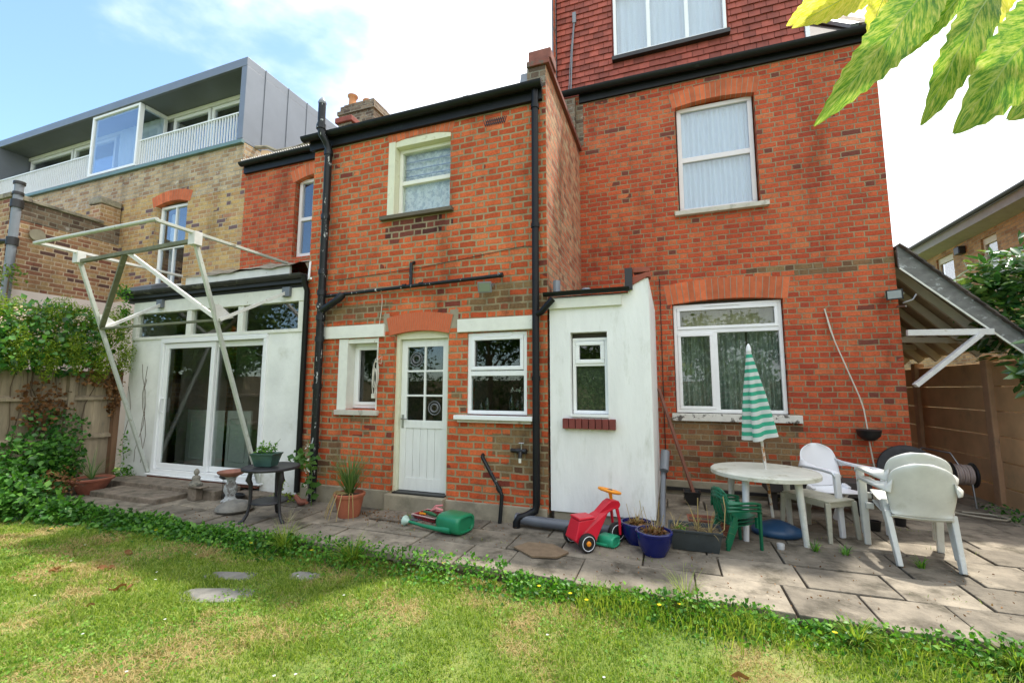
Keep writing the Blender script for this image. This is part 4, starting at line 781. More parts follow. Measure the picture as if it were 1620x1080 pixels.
for i in range(n):
    a, b_ = p0+dv*(i/n), p0+dv*((i+1)/n+.02); yy = 6.9
    while yy < 12:
        w_ = .165; g.beam((a.x, yy+w_/2, a.z+.105+r.uniform(0, .004)), (b_.x, yy+w_/2, b_.z+.125), w_-.006, .014, up=(0, 0, 1)); yy += w_
g.build('roof_tile', roofm, SH)
g = MB(); g.add([(2.86, 7.0, 3.33), (4.05, 7.0, 2.03), (4.05, 12, 2.03), (2.86, 12, 3.33)], [(0, 1, 2, 3)]); g.build('roof_underlay', mat('underlay board', (.42, .34, .26), .9, .15, 4, .2, .003), SH, recalc=False)
raf = mat('rafter wood', (.60, .52, .40), .8, .12, 5, .2, .003)
for yy in (7.35, 7.8, 8.3, 8.8, 9.3, 9.8, 10.3): g = MB(); g.beam((2.86, yy, 3.22), (4.0, yy, 1.98), .05, .10); g.build('rafter', raf, SH)
for yy in (8.0, 9.1, 10.2): g = MB(); g.beam((2.87, yy, 2.25), (3.85, yy, 2.2), .05, .08); g.build('collar_beam', raf, SH)
g = MB(); g.beam((2.86, 6.93, 2.22), (3.70, 6.93, 2.20), .05, .075); g.build('tie_beam', framew, SH, bev=.003)
g = MB(); g.beam((2.88, 6.90, 1.55), (3.56, 6.90, 2.17), .05, .09, up=(0, 1, 0)); g.build('brace', framew, SH, bev=.003)
# ------------------------------------------------------------------ fences
def post_x(x, y): pass
CF = thing('concrete_fence', 'tan concrete panel fence right of the paving', 'fence', (4.04, 6, 0))
ys = [11.4, 9.55, 7.72, 5.88, 4.04, 2.2, .4]
for i, yy in enumerate(ys):
    g = MB(); g.box(3.97, 4.11, yy-.065, yy+.065, -.1, 1.95); g.build('post', concp, CF, bev=.012)
    if i < len(ys)-1:
        ya, yb = ys[i+1]+.064, yy-.064; g = MB()
        for k in range(6): g.box(4.02+.004*(k % 2), 4.075, ya, yb, -.08+k*.325+.008, -.08+(k+1)*.325-.004)
        g.build('panel', conc, CF, bev=.009)
LF = thing('wooden_fence', 'weathered featheredge board fence behind the brambles', 'fence', (-8.85, 3.2, 0))
y0 = 4.84; g = MB(); r = random.Random(4); yy = y0
while yy > 0:
    g.add([(-8.86, yy, .12), (-8.86, yy-.112, .12), (-8.88, yy-.112, .12), (-8.875, yy, .12), (-8.86+.0, yy, 1.78), (-8.85, yy-.112, 1.78), (-8.88, yy-.112, 1.78), (-8.875, yy, 1.78)], [(0, 1, 2, 3), (4, 7, 6, 5), (0, 4, 5, 1), (1, 5, 6, 2), (2, 6, 7, 3), (3, 7, 4, 0)]); yy -= .106+r.uniform(0, .005)
g.build('boards', wood, LF)
for zz in (.75, 1.36): g = MB(); g.prism([(-8.855, zz-.04), (-8.80, zz-.04), (-8.80, zz), (-8.855, zz+.035)], 1, 0, y0-.05); g.build('rail', wood, LF)
for yy in (4.80, 4.18, 2.2, .3): g = MB(); g.box(-8.86, -8.76, yy-.04, yy+.04, -.1, 1.8); g.build('post', woodbr if yy > 4.5 else wood, LF, bev=.005)
g = MB(); g.box(-8.87, -8.82, 0, y0, -.1, .12); g.build('gravel_board', woodbr, LF)
# ------------------------------------------------------------------ house beyond the fence
RH = thing('brick_house', 'pale brick house beyond the right fence with deep grey eaves', 'house', (6.3, 12, 0))
wo = [(13.25, 13.95, 3.95, 4.78), (11.75, 12.25, 3.55, 4.76), (9.5, 10.2, 3.55, 4.76)]
g = MB(); wall(g, 0, 6.5, 3, 19, -.1, 4.9, wo, (), .1, sign=1); wall(g, 1, 19, 6.5, 14, -.1, 4.9); g.build('wall', bX_, RH, recalc=False)
for a, b_, c, d in wo:
    g = MB(); 
    for q in ((a, b_, c, c+.06), (a, b_, d-.14, d), (a, a+.06, c+.06, d-.14), (b_-.06, b_, c+.06, d-.14)): g.box(6.54, 6.60, q[0], q[1], q[2], q[3])
    o = g.build('window', mat('cream frame', (.62, .56, .42), .5, .05), RH); g = MB(); g.box(6.57, 6.575, a+.03, b_-.03, c+.03, d-.1); g.build('pane', glassS, o); g = MB(); g.box(6.7, 7.6, a-.1, b_+.1, c-.1, d+.1); g.build('room_interior', dark, o)
g = MB(); g.quad((6.18, 3, 4.98), (6.18, 19, 4.98), (6.5, 19, 4.90), (6.5, 3, 4.90)); g.box(6.15, 6.18, 3, 19, 4.98, 5.16); g.build('soffit', mat('grey soffit', (.30, .29, .27), .8, .1), RH, recalc=False)
g = MB(); g.tube([(6.10, 3, 5.20), (6.10, 19, 5.20)], .05, 8); g.build('gutter', black, RH)
g = MB(); g.quad((6.12, 3, 5.2), (6.12, 19, 5.2), (10, 19, 7.2), (10, 3, 7.2)); g.quad((14, 3, 5.2), (14, 19, 5.2), (10, 19, 7.2), (10, 3, 7.2)); g.build('roof', roofm, RH, recalc=False)
g = MB(); g.box(6.36, 6.5, 12.75, 12.95, 4.62, 4.8); g.build('outside_light', rubber, RH, bev=.02)
# ------------------------------------------------------------------ fixtures
def floodlight(label, loc, body, face, rz=0, tilt=.35):
    t_ = thing('floodlight', label, 'floodlight')
    g = MB(); g.box(-.075, .075, -.05, 0, -.055, .055); g.box(-.085, .085, -.06, -.05, -.065, .065); g.build('housing', body, t_, bev=.008)
    g = MB(); g.box(-.068, .068, -.064, -.060, -.05, .05); g.build('lens', face, t_)
    g = MB(); g.beam((-.09, -.03, 0), (-.09, .08, .02), .012, .02); g.beam((.09, -.03, 0), (.09, .08, .02), .012, .02); g.beam((-.09, .08, .02), (.09, .08, .02), .012, .02); g.build('bracket', metal, t_)
    t_.location = loc; t_.rotation_euler = (tilt, 0, rz); return t_
floodlight('grey floodlight hanging from the black waste pipe above the kitchen window', (-2.04, YM-.14, 2.72), greyp, mat('grey green lens', (.20, .24, .19), .15, .05), .12)
floodlight('small dark floodlight at the right corner of the main brick wall', (2.77, YR-.12, 2.72), rubber, mat('pale lens', (.35, .38, .38), .15, .05), -.4, .1)
g = MB(); g.tube([(2.83, YR-.16, 2.60), (2.92, YR-.2, 2.63), (2.96, YR-.2, 2.70)], .01, 6); g.tube([(2.83, YR-.02, 2.58), (2.86, YR-.16, 2.56)], .012, 6); tag(g.build('cable_hook', metal), 'small metal hook on the corner below the dark floodlight', 'hook')
g = MB(); r = random.Random(2); X = -3.62; pts = [(X+.02, YM-.03, 2.76)]+[(X+.02-.05*i/9+.008*math.sin(i), YM-.02, 2.76-.85*i/9) for i in range(1, 10)]; g.tube(pts, .0045, 6)
for k in range(5):
    rr = r.uniform(.05, .09); cz = 1.72-.03*k; g.tube([(X-.03+rr*.55*math.sin(q)*(1 if k % 2 else .7), YM-.03-.008*k, cz+rr*2.1*math.cos(q)) for q in np.linspace(0, 2*PI, 22)[:-1]], .0045, 6, closed=True)
g.tube([(X-.03, YM-.05, 1.85), (X+.08, YM-.06, 1.93), (X+.06, YM-.05, 1.83), (X-.03, YM-.05, 1.86)], .0045, 6)
g.box(X-.07, X-.02, YM-.06, YM-.02, 1.38, 1.44); g.tube([(X-.045, YM-.03, 1.6), (X-.045, YM-.03, 1.43)], .0045, 6)
tag(g.build('coiled_cable', wirem, smooth=50), 'bundle of white electric cable hanging beside the back door', 'cable')
TP = thing('garden_tap', 'black outdoor tap on the brick wall beside the drainpipe', 'tap', (-1.61, YM, .8))
g = MB(); g.tube([(-1.76, YM-.01, .80), (-1.62, YM-.05, .80), (-1.62, YM-.10, .79), (-1.62, YM-.11, .73)], .022, 8); g.tube([(-1.68, YM-.04, .80), (-1.56, YM-.06, .80)], .03, 8); g.build('body', rubber, TP, smooth=50)
g = MB(); g.tube([(-1.62, YM-.06, .82), (-1.62, YM-.06, .89)], .008, 6); g.tube([(-1.65, YM-.06, .89), (-1.59, YM-.06, .89)], .008, 6); g.build('handle', metal, TP); g = MB(); g.tube([(-1.62, YM-.11, .735), (-1.62, YM-.11, .68)], .016, 8); g.build('spout', paintw, TP)
HB = thing('hanging_basket', 'small black hanging basket on a white wire against the brick wall', 'basket', (2.35, 6.94, .9))
g = MB(); g.lathe([(.001, -.13), (.06, -.12), (.12, -.06), (.13, 0), (.14, .01), (.13, .015), (.11, 0), (.001, -.02)], (2.36, 6.90, .98), 16); g.build('bowl', rubber, HB, smooth=50)
g = MB(); g.tube([(2.02, 7.03, 2.60), (2.10, 7.0, 2.15), (2.20, 6.98, 1.8), (2.31, 6.96, 1.42), (2.345, 6.95, 1.25), (2.36, 6.93, 1.0)], .008, 6); g.tube([(2.02, 7.03, 2.60), (2.06, 7.0, 2.3), (2.10, 7.0, 2.15)], .006, 6); g.tube([(2.37, 6.94, .86), (2.40, 6.96, .6), (2.44, 7.0, .42)], .008, 6); g.build('wire', wirem, HB)
g = MB(); g.beam((-.17, 6.98, 1.52), (.28, 6.45, .0), .045, .03); tag(g.build('pole', browns, bev=.004), 'thin reddish brown pole leaning on the wall beside the white lean-to', 'pole')
# ------------------------------------------------------------------ furniture
def plastic_chair(mt, label, w_=.46, slats=False):
    t_ = thing('plastic_chair', label, 'chair')
    n = 24; prof = []
    for i in range(n+1):
        u = i/n
        if u < .42: k = u/.42; y = .24-.42*k; z = .40-.045*k-.02*math.sin(k*PI); hw = w_*.46
        elif u < .55: k = (u-.42)/.13; y = -.18-.05*math.sin(k*PI/2); z = .355+.06*(1-math.cos(k*PI/2)); hw = w_*.44
        else: k = (u-.55)/.45; y = -.23-.10*k; z = .415+.41*k; hw = w_*(.44+.05*math.sin(min(k, .42)/.42*PI/2)) if k < .42 else w_*.49*math.sqrt(max(.02, 1-((k-.42)/.588)**3.8))
        prof.append((y, z, hw, u))
    rows = []
    for y, z, hw, u in prof:
        cur = .035 if u > .5 else .012
        rows.append([(hw*(j/8*2-1), y+(cur*(abs(j/8*2-1)**2) if u > .5 else 0), z+(cur*(abs(j/8*2-1)**2) if u <= .5 else 0)) for j in range(9)])
    g = MB(); g.grid(rows[:13]); g.build('seat', mt, t_, smooth=80, sol=.012, sub=1)
    g = MB()
    if not slats: g.grid(rows[12:])
    else:
        bk = rows[12:]
        for j0 in (0, 2, 4, 6): g.grid([[Vector(q[j0])*.97+Vector(q[j0+1])*.03 if 0 else q[j0], tuple(Vector(q[j0])*.3+Vector(q[j0+1])*.7)] for q in bk[:-1]])
        g.grid([q[7:9] for q in bk[:-1]]); g.grid(bk[-3:]); g.grid(bk[:2])
    g.build('backrest', mt, t_, smooth=80, sol=.012, sub=0 if slats else 1)
    for s in (-1, 1):
        g = MB(); P0 = [(s*w_*.44, -.285, .63), (s*w_*.48, -.26, .632), (s*w_*.54, -.18, .63), (s*w_*.59, -.05, .622), (s*w_*.60, .12, .622), (s*w_*.59, .22, .612), (s*w_*.585, .255, .58)]
        rr = []
        for i, p in enumerate(P0):
            th = 1.35*max(0, 1-i/2.6); hw = .034; c_, s_ = math.cos(th)*hw, math.sin(th)*hw*1.5; lip = .022*math.cos(th)
            rr.append([(p[0]-s*c_, p[1], p[2]+s_-lip), (p[0]-s*c_, p[1], p[2]+s_), (p[0], p[1], p[2]+.004), (p[0]+s*c_, p[1], p[2]-s_), (p[0]+s*c_, p[1], p[2]-s_-lip)])
        g.grid(rr); g.build('armrest', mt, t_, smooth=60, sol=.008)
        g = MB(); g.beam((s*w_*.585, .235, .61), (s*w_*.56, .25, 0), .062, .04, up=(0, 1, 0), w2=.05, t2=.035); g.build('front_leg', mt, t_, bev=.008)
        g = MB(); g.beam((s*w_*.46, -.14, .40), (s*w_*.42, -.29, 0), .045, .085, up=(0, 1, 0), w2=.035, t2=.06); g.build('rear_leg', mt, t_, bev=.008)
        g = MB(); g.box(min(s*w_*.44, s*w_*.57), max(s*w_*.44, s*w_*.57), .19, .225, .33, .385); g.build('seat_support', mt, t_, bev=.006)
    return t_
wc = plastic_chair(plw, 'clean white plastic armchair beside the brick wall, facing the camera'); place(wc, (1.72, 5.90, 0), math.radians(208), 1.06)
s1 = plastic_chair(plg, 'grimy white plastic armchair, lower one of the stack of two seen from behind'); place(s1, (2.02, 5.12, 0), math.radians(-4), 1.06); s1['group'] = 'stacked white chairs'
s2 = copytree(s1); s2['label'] = 'grimy white plastic armchair, upper one of the stack of two seen from behind'; s2.location = (2.03, 5.19, .085)
k1 = plastic_chair(green, 'small dark green plastic child chair, lowest of the stack of three', slats=True); k1['group'] = 'stacked green child chairs'; place(k1, (.55, 4.92, 0), math.radians(-62), .60)
for k, nm in ((1, 'middle'), (2, 'top')):
    c_ = copytree(k1); c_['label'] = 'small dark green plastic child chair, %s one of the stack of three' % nm; c_.location = (.55, 4.92, .033*k)
# table
TB = thing('garden_table', 'round white plastic garden table with a dirty top and four legs', 'table', (.9, 5.42, 0))
g = MB(); g.lathe([(.001, .66), (.47, .66), (.505, .655), (.515, .645), (.515, .61), (.50, .605), (.49, .63), (.001, .635)], (.9, 5.42, 0), 40, sy=1.0); g.build('tabletop', pltop, TB, smooth=40)
for px, py in ((.66, 5.10), (1.18, 5.10), (1.20, 5.80), (.60, 5.80)): g = MB(); g.tube([(px, py, 0), (px+(.9-px)*.12, py+(5.42-py)*.12, .64)], [.026, .036], 12); g.build('leg', plw if px < .7 and py < 5.5 else plg, TB, smooth=50)
# parasol
PS = thing('parasol', 'closed green and white striped parasol standing through the round table', 'parasol', (.93, 5.45, .15))
b0, b1 = Vector((.965, 5.43, .17)), Vector((.83, 5.50, 1.99)); ax = (b1-b0).normalized()
g = MB(); g.tube([b0, b1], .014, 10); g.build('pole', rust, PS, smooth=50)
g = MB(); nst = 23; nseg = 48; sx = ax.cross(Vector((0, 1, 0))).normalized(); sy = ax.cross(sx)
def cring(k):
    u = k/nst; c_ = b1-ax*(.06+u*.93); R = .022+.135*u**.85; res = []
    for j in range(nseg):
        a_ = 2*PI*j/nseg; rr = R*(1+.30*math.cos(a_*5+.4)*min(1, u*2)); z_off = -.05*math.sin(a_+.6)*u*u-.005*math.cos(a_*5)*u
        res.append(c_+sx*rr*math.cos(a_)*.95+sy*rr*math.sin(a_)*.62+ax*z_off)
    return res
for k in range(nst):
    a_, b_ = cring(k), cring(k+1); g.add(a_+b_, [(j, (j+1) % nseg, nseg+(j+1) % nseg, nseg+j) for j in range(nseg)], m=k % 2)
g.build('canopy', [stw, stg], PS, smooth=60, recalc=False)
g = MB(); g.lathe([(.026, 0), (.028, .03), (.02, .06), (.008, .085), (.001, .09)], b1-ax*.07, 14); g.build('finial', plw, PS, smooth=50)
g = MB(); g.lathe([(.001, 0), (.20, 0), (.235, .02), (.24, .05), (.22, .08), (.13, .12), (.05, .15), (.001, .155)], (.99, 5.42, 0), 28, sy=.8)
tag(g.build('blue_weight', bluep, smooth=50), 'low rounded blue parasol base on the paving under the table', 'parasol base')
# stool
SL = thing('stool', 'small grimy white slatted plastic stool beside the round table', 'stool', (1.42, 5.55, 0))
def rot2(x, y, a, cx, cy): return (cx+x*math.cos(a)-y*math.sin(a), cy+x*math.sin(a)+y*math.cos(a))
sa = math.radians(38); sc_ = (1.42, 5.62); hx, hy = .18, .245
g = MB()
for k in range(5):
    c0 = rot2(-hx, -hy+.035+k*(2*hy-.07)/4, sa, *sc_); c1 = rot2(hx, -hy+.035+k*(2*hy-.07)/4, sa, *sc_); g.beam((*c0, .385), (*c1, .385), .10, .018)
g.build('seat', plstool, SL, bev=.004); g = MB()
cs = [rot2(*q, sa, *sc_) for q in ((-hx, -hy), (hx, -hy), (hx, hy), (-hx, hy))]
for i in range(4): g.beam((*cs[i], .355), (*cs[(i+1) % 4], .355), .012, .05)
g.build('apron', plstool, SL)
for i in range(4): g = MB(); o2 = rot2(*[(-hx-.02, -hy-.02), (hx+.02, -hy-.02), (hx+.02, hy+.02), (-hx-.02, hy+.02)][i], sa, *sc_); g.beam((*o2, 0), (*cs[i], .375), .035, .035, w2=.05, t2=.05); g.build('leg', plstool, SL, bev=.006)
# iron table
IT = thing('iron_table', 'dark cast iron round table with three curved legs in front of the garden room', 'table', (-4.42, 4.03, 0))
cx, cy = -4.43, 4.02
g = MB(); g.lathe([(.001, .600), (.24, .598), (.27, .606), (.30, .606), (.31, .595), (.305, .575), (.28, .575), (.001, .58)], (cx, cy, 0), 36); g.build('tabletop', iron, IT, smooth=40)
for a_ in (math.radians(238), math.radians(118), math.radians(-12)):
    ca, sa_ = math.cos(a_), math.sin(a_); g = MB()
    g.tube([(cx+ca*q, cy+sa_*q, zz) for q, zz in ((.20, .58), (.215, .52), (.225, .47), (.20, .42), (.195, .30), (.20, .18), (.22, .09), (.255, .03), (.285, .012), (.29, .0))], [.026, .024, .032, .023, .018, .016, .017, .019, .022, .02], 8); g.build('leg', iron, IT, smooth=60)
g = MB(); g.tube([(cx+.19*math.cos(q), cy+.19*math.sin(q), .21) for q in np.linspace(0, 2*PI, 25)[:-1]], .012, 6, closed=True); g.lathe([(.001, .205), (.18, .205), (.18, .22), (.001, .22)], (cx, cy, 0), 20); g.build('shelf', iron, IT, smooth=50)
PT = thing('planter', 'green glazed rectangular planter with sprouting weeds on the iron table', 'planter', (-4.47, 3.98, .606))
def taper_box(g, c, w0, d0, w1, d1, h_, a_, m=0, rim=.012):
    def q(w_, d_, z): return [(*rot2(x*w_/2, y*d_/2, a_, c[0], c[1]), c[2]+z) for x, y in ((-1, -1), (1, -1), (1, 1), (-1, 1))]
    L_ = [q(w0, d0, 0), q(w1, d1, h_*.86), q(w1+rim, d1+rim, h_*.88), q(w1+rim*1.6, d1+rim*1.6, h_), q(w1-rim, d1-rim, h_), q(w1-rim*2, d1-rim*2, h_*.8)]
    vs = [p for l in L_ for p in l]; fs = [(3, 2, 1, 0)]
    for k in range(len(L_)-1):
        for j in range(4): fs.append((k*4+j, k*4+(j+1) % 4, k*4+4+(j+1) % 4, k*4+4+j))
    g.add(vs, fs, m)
    return [(*p[:2], c[2]+h_*.82) for p in L_[5]]
g = MB(); top = taper_box(g, (-4.47, 3.98, .608), .20, .13, .27, .19, .15, .25); g.build('pot', planter, PT, bev=.006)
g = MB(); g.quad(*top); g.build('soil', soil, PT, recalc=False)
leafcloud('foliage', np.concatenate([blob(160, (-4.55, 3.99, .80), (.10, .07, .07)), blob(60, (-4.42, 3.99, .79), (.08, .06, .05)), blob(20, (-4.35, 3.97, .84), (.09, .03, .05))]), .03, brm, PT)
g = MB(); g.tube([(-4.45, 3.97, .73), (-4.43, 3.98, .9)], .003, 5); g.tube([(-4.42, 3.98, .73), (-4.30, 3.96, .88), (-4.24, 3.95, .93)], .002, 5); g.build('stem', spikem, PT)
# ------------------------------------------------------------------ ride-on toy (local: forward +Y)
TY = thing('ride_on_toy', 'red ride-on toy trike with orange steering wheel', 'toy')
prof = [(-.10, .10, .10), (-.045, .27, .085), (.13, .275, .075), (.20, .315, .05), (.30, .40, .05), (.345, .42, .052), (.43, .405, .052), (.45, .37, .05), (.44, .335, .045), (.36, .325, .045), (.30, .30, .05), (.20, .16, .07), (.13, .07, .095), (-.06, .065, .10)]
vs = [(-w_, y, z) for y, z, w_ in prof]+[(w_, y, z) for y, z, w_ in prof]; n = len(prof)
g = MB(); g.add(vs, [tuple(range(n)), tuple(reversed(range(n, 2*n)))]+[(i, i+n, (i+1) % n+n, (i+1) % n) for i in range(n)]); g.build('body', redp, TY, bev=.010)
g = MB(); g.add([(-.092, -.05, .275), (.092, -.05, .275), (.085, .13, .28), (-.085, .13, .28), (-.088, -.045, .295), (.088, -.045, .295), (.08, .125, .297), (-.08, .125, .297)], [(0, 3, 2, 1), (4, 5, 6, 7), (0, 1, 5, 4), (1, 2, 6, 5), (2, 3, 7, 6), (3, 0, 4, 7)]); g.build('seat', redp, TY, bev=.006)
for s in (-1, 1):
    g = MB(); g.tube([(s*.05, .40, .34), (s*.062, .42, .22), (s*.055, .43, .09)], [.018, .014, .014], 8); g.build('fork', redp, TY, smooth=50)
def wheel(x, y, r, w_, parent, hub=True):
    rt = Matrix.Rotation(PI/2, 3, 'Y'); g = MB(); g.lathe([(.001, -w_/2), (r*.8, -w_/2), (r*.97, -w_*.36), (r, 0), (r*.97, w_*.36), (r*.8, w_/2), (.001, w_/2)], (x, y, r), 28, rot=rt); o = g.build('wheel', rubber, parent, smooth=40)
    for s in (-1, 1):
        g = MB(); g.tube([(x+s*(w_/2+.001), y+r*.72*math.cos(q), r+r*.72*math.sin(q)) for q in np.linspace(0, 2*PI, 29)[:-1]], .0035, 5, closed=True); g.build('white_ring', plw, o)
        if hub: g = MB(); g.lathe([(.024, 0), (.022, .012), (.010, .018), (.009, .012), (.001, .012)], (x+s*w_/2, y, r), 12, rot=Matrix.Rotation(s*PI/2, 3, 'Y')); g.build('hub', orangep, o, smooth=50)
wheel(-.145, .0, .088, .045, TY); wheel(.145, .0, .088, .045, TY); wheel(0, .43, .098, .045, TY, False)
g = MB(); g.tube([(-.15, 0, .088), (.15, 0, .088)], .012, 8); g.build('axle', rubber, TY)
SW = MB(); c_ = Vector((0, .355, .50)); rt = Matrix.Rotation(-.25, 3, 'X'); SW.tube([c_+rt @ Vector((.105*math.cos(q), .105*math.sin(q), 0)) for q in np.linspace(0, 2*PI, 33)[:-1]], .014, 8, closed=True)
for a_ in (.5, 2.6, 4.7): SW.tube([c_-Vector((0, 0, .015)), c_+rt @ Vector((.1*math.cos(a_), .1*math.sin(a_), -.004))], .013, 6)
SW.tube([(0, .375, .40), (0, .36, .485)], [.014, .02], 8); SW.build('steering_wheel', orangep, TY, smooth=60)
g = MB(); g.lathe([(.001, .014), (.026, .012), (.03, 0)], c_, 14); g.build('horn', rubber, TY)
place(TY, (-.87, 4.34, 0), math.radians(-48))
# watering cans lying on their side (local: spout towards -X, axis of the body along X)
def can(label, loc, rz, s, mt, rose):
    t_ = thing('watering_can', label, 'watering can'); n = 28
    def ringp(x, k, yz=(1, 1)): return [(x, math.copysign(abs(math.cos(q))**.6, math.cos(q))*.15*k*yz[0], .095*yz[1]+math.copysign(abs(math.sin(q))**.6, math.sin(q))*.095*k*yz[1]) for q in np.linspace(0, 2*PI, n+1)[:-1]]
    g = MB(); rr = [ringp(-.14, .80), ringp(-.13, .93), ringp(-.10, 1), ringp(.13, 1), ringp(.155, .95), ringp(.165, .85), ringp(.165, .72), ringp(.150, .68)]
    vs = [p for q in rr for p in q]; g.add(vs, [(i*n+j, i*n+(j+1) % n, (i+1)*n+(j+1) % n, (i+1)*n+j) for i in range(len(rr)-1) for j in range(n)]+[tuple(range(n)), tuple(range((len(rr)-1)*n, len(rr)*n))]); g.build('body', mt, t_, smooth=50)
    g = MB(); g.tube([(.06, -.12, .05), (-.10, -.155, .045), (-.30, -.165, .048), (-.50, -.16, .055)], [.04, .024, .018, .015], 10); g.build('spout', mt, t_, smooth=50)
    g = MB(); g.tube([(-.13, .02, .15), (-.24, .03, .12), (-.27, .03, .07), (-.22, .0, .03), (-.13, -.02, .03)], .014, 8); g.build('handle', mt, t_, smooth=50)
    if rose: g = MB(); g.lathe([(.016, 0), (.03, .03), (.052, .055), (.055, .065), (.001, .07)], (-.50, -.16, .055), 16, rot=Matrix.Rotation(-PI/2, 3, 'Y')); g.build('rose', mat('pale green rose', (.42, .58, .50), .5, .1, 20, .3, .002), t_, smooth=50)
    place(t_, loc, rz, s); return t_
can('large green watering can lying on its side in front of the brick wall', (-2.22, 4.38, 0), math.radians(-14), 1.02, green2, True)
can('small jade green watering can lying under the red toy', (-.62, 4.50, 0), math.radians(-22), .55, green3, False)
# red tray with garden tools
TR = thing('tray', 'red mesh tray holding small garden tools beside the large watering can', 'tray', (-2.62, 4.58, 0))
g = MB(); taper_box(g, (-2.62, 4.58, .005), .26, .17, .34, .24, .085, -.25, rim=.006); g.build('basket', mat('red mesh plastic', (.40, .03, .04), .5, .3, 30, .6, .004, col2=(.05, .02, .02), thr=.5, soft=.04, sc2=50), TR)
g = MB(); a_ = [(*rot2(x, y, -.25, -2.62, 4.58), .09) for x, y in ((-.175, -.125), (.175, -.125), (.175, .125), (-.175, .125))]; g.tube(a_, .006, 6, closed=True); g.build('rim', mat('pale pink rim', (.65, .45, .42), .5, .1), TR)
def tool(label, pts, r_, mt, cat='tool'): g = MB(); g.tube(pts, r_, 8); return tag(g.build('garden_tool', mt, smooth=50), label, cat, 'tools in the red tray')
tool('dark green handled tool lying in the red tray', [(-2.72, 4.60, .10), (-2.58, 4.52, .11), (-2.50, 4.50, .10)], [.016, .024, .014], mat('dark green grip', (.02, .12, .04), .5, .1)); tool('pink handled tool lying across the red tray', [(-2.62, 4.60, .12), (-2.54, 4.56, .16), (-2.47, 4.58, .14)], [.012, .02, .016], pinkp); tool('pink tool sticking up from the red tray', [(-2.66, 4.66, .10), (-2.58, 4.62, .17), (-2.50, 4.64, .18)], [.010, .012, .01], pinkp)
tool('orange handled tool in the red tray', [(-2.75, 4.56, .09), (-2.66, 4.52, .10)], .012, orangep)
# ------------------------------------------------------------------ pots and troughs
def pot(label, name, loc, r0, r1, h_, mt, cat='plant pot', belly=0):
    t_ = thing(name, label, cat, loc); x, y, z = loc
    g = MB(); g.lathe([(.001, 0), (r0, 0), (r0+(r1-r0)*.5+belly, h_*.45), (r1*.97+belly*.4, h_*.84), (r1*1.06, h_*.86), (r1*1.08, h_*.97), (r1*1.04, h_), (r1*.94, h_), (r1*.90, h_*.86), (.001, h_*.84)], loc, 28); g.build('pot', mt, t_, smooth=40)
    g = MB(); g.lathe([(r1*.9, h_*.86), (r1*.5, h_*.89), (.001, h_*.9)], loc, 20); g.build('soil', soil, t_, smooth=50); return t_
SP = pot('terracotta pot with a tall spiky grass plant beside the black soil pipe', 'potted_plant', (-3.66, 4.46, 0), .12, .17, .27, terra, 'potted plant')
n = 150; a_ = rng.uniform(0, 2*PI, n); V = []; I = []
def ribbons(name, n, base, spread, L0, L1, w_, mt, parent, droop=.4, up=1.0, segs=5):
    V = []; I = []
    for i in range(n):
        a = rng.uniform(0, 2*PI); l = rng.uniform(L0, L1); tl = rng.uniform(.1, 1)*spread; d = np.array([math.cos(a), math.sin(a)]); p = np.array(base)+np.array([d[0]*.03*rng.uniform(0, 1), d[1]*.03*rng.uniform(0, 1), 0]); b = len(V); dr = droop*rng.uniform(.3, 1.4)
        ww = w_*rng.uniform(.6, 1.2); sd = np.array([-d[1], d[0], 0])*ww/2; ang = PI/2-tl*.7
        for k in range(segs+1):
            f = 1-(k/segs)**2*.9; V += [p-sd*f, p+sd*f]; p = p+np.array([d[0]*math.cos(ang), d[1]*math.cos(ang), math.sin(ang)*up])*l/segs; ang -= dr*(k+1)/segs
        for k in range(segs): I += [b+2*k, b+2*k+1, b+2*k+3, b+2*k+2]
    return npmesh(name, np.array(V), I, 4, mt, parent)
ribbons('foliage', 150, (-3.66, 4.46, .24), 1.1, .35, .62, .012, spikem, SP, .28)
g = MB()
for q in (-2.5, -2.1, -1.8, -1.4, -.9, -.7, -2.9): 
    cx_, sy_ = math.cos(q), math.sin(q); g.tube([(-3.66+cx_*.05, 4.46+sy_*.05, .27), (-3.66+cx_*.17, 4.46+sy_*.17, .285), (-3.66+cx_*.24, 4.46+sy_*.24, .12), (-3.66+cx_*.27, 4.46+sy_*.27, .01)], [.006, .006, .005, .003], 5)
g.build('dry_leaf', strawm, SP)
PB1 = pot('blue glazed pot of dead stalks in front of the dark trough', 'plant_pot', (-.19, 4.42, 0), .10, .155, .21, blueg, belly=.02); PB2 = pot('blue glazed pot behind and left of the front blue pot', 'plant_pot', (-.36, 4.68, 0), .10, .15, .20, blueg, belly=.02)
for p_, c_ in ((PB1, (-.19, 4.42, .2)), (PB2, (-.36, 4.68, .18))):
    ribbons('dead_stalk', 40, c_, 1.6, .08, .22, .005, strawm, p_, .5); leafcloud('dry_litter', blob(150, c_, (.10, .10, .015)), .045, deadm, p_)['kind'] = 'stuff'
g = MB()
for q in ((-.22, 4.42, -.28, 4.40, .42), (-.16, 4.45, -.14, 4.47, .46), (-.30, 4.7, -.33, 4.7, .4), (-.42, 4.7, -.46, 4.7, .36), (-.15, 4.4, -.10, 4.4, .36)): g.tube([(q[0], q[1], .18), (q[2], q[3], q[4])], .0025, 4)
g.build('dead_stem', strawm, PB1)
TG = thing('plant_trough', 'dark grey plastic trough full of dead stalks beside the green chairs', 'trough', (.17, 4.72, 0))
g = MB(); top = taper_box(g, (.17, 4.74, 0), .40, .24, .46, .30, .19, .0); g.build('trough', trough, TG, bev=.008); g = MB(); g.quad(*top); g.build('soil', soil, TG, recalc=False)
for q in ((.0, 4.7, .16), (.2, 4.75, .16), (.3, 4.7, .16)): ribbons('dead_stalk', 22, q, 2.2, .12, .30, .006, strawm, TG, .6)
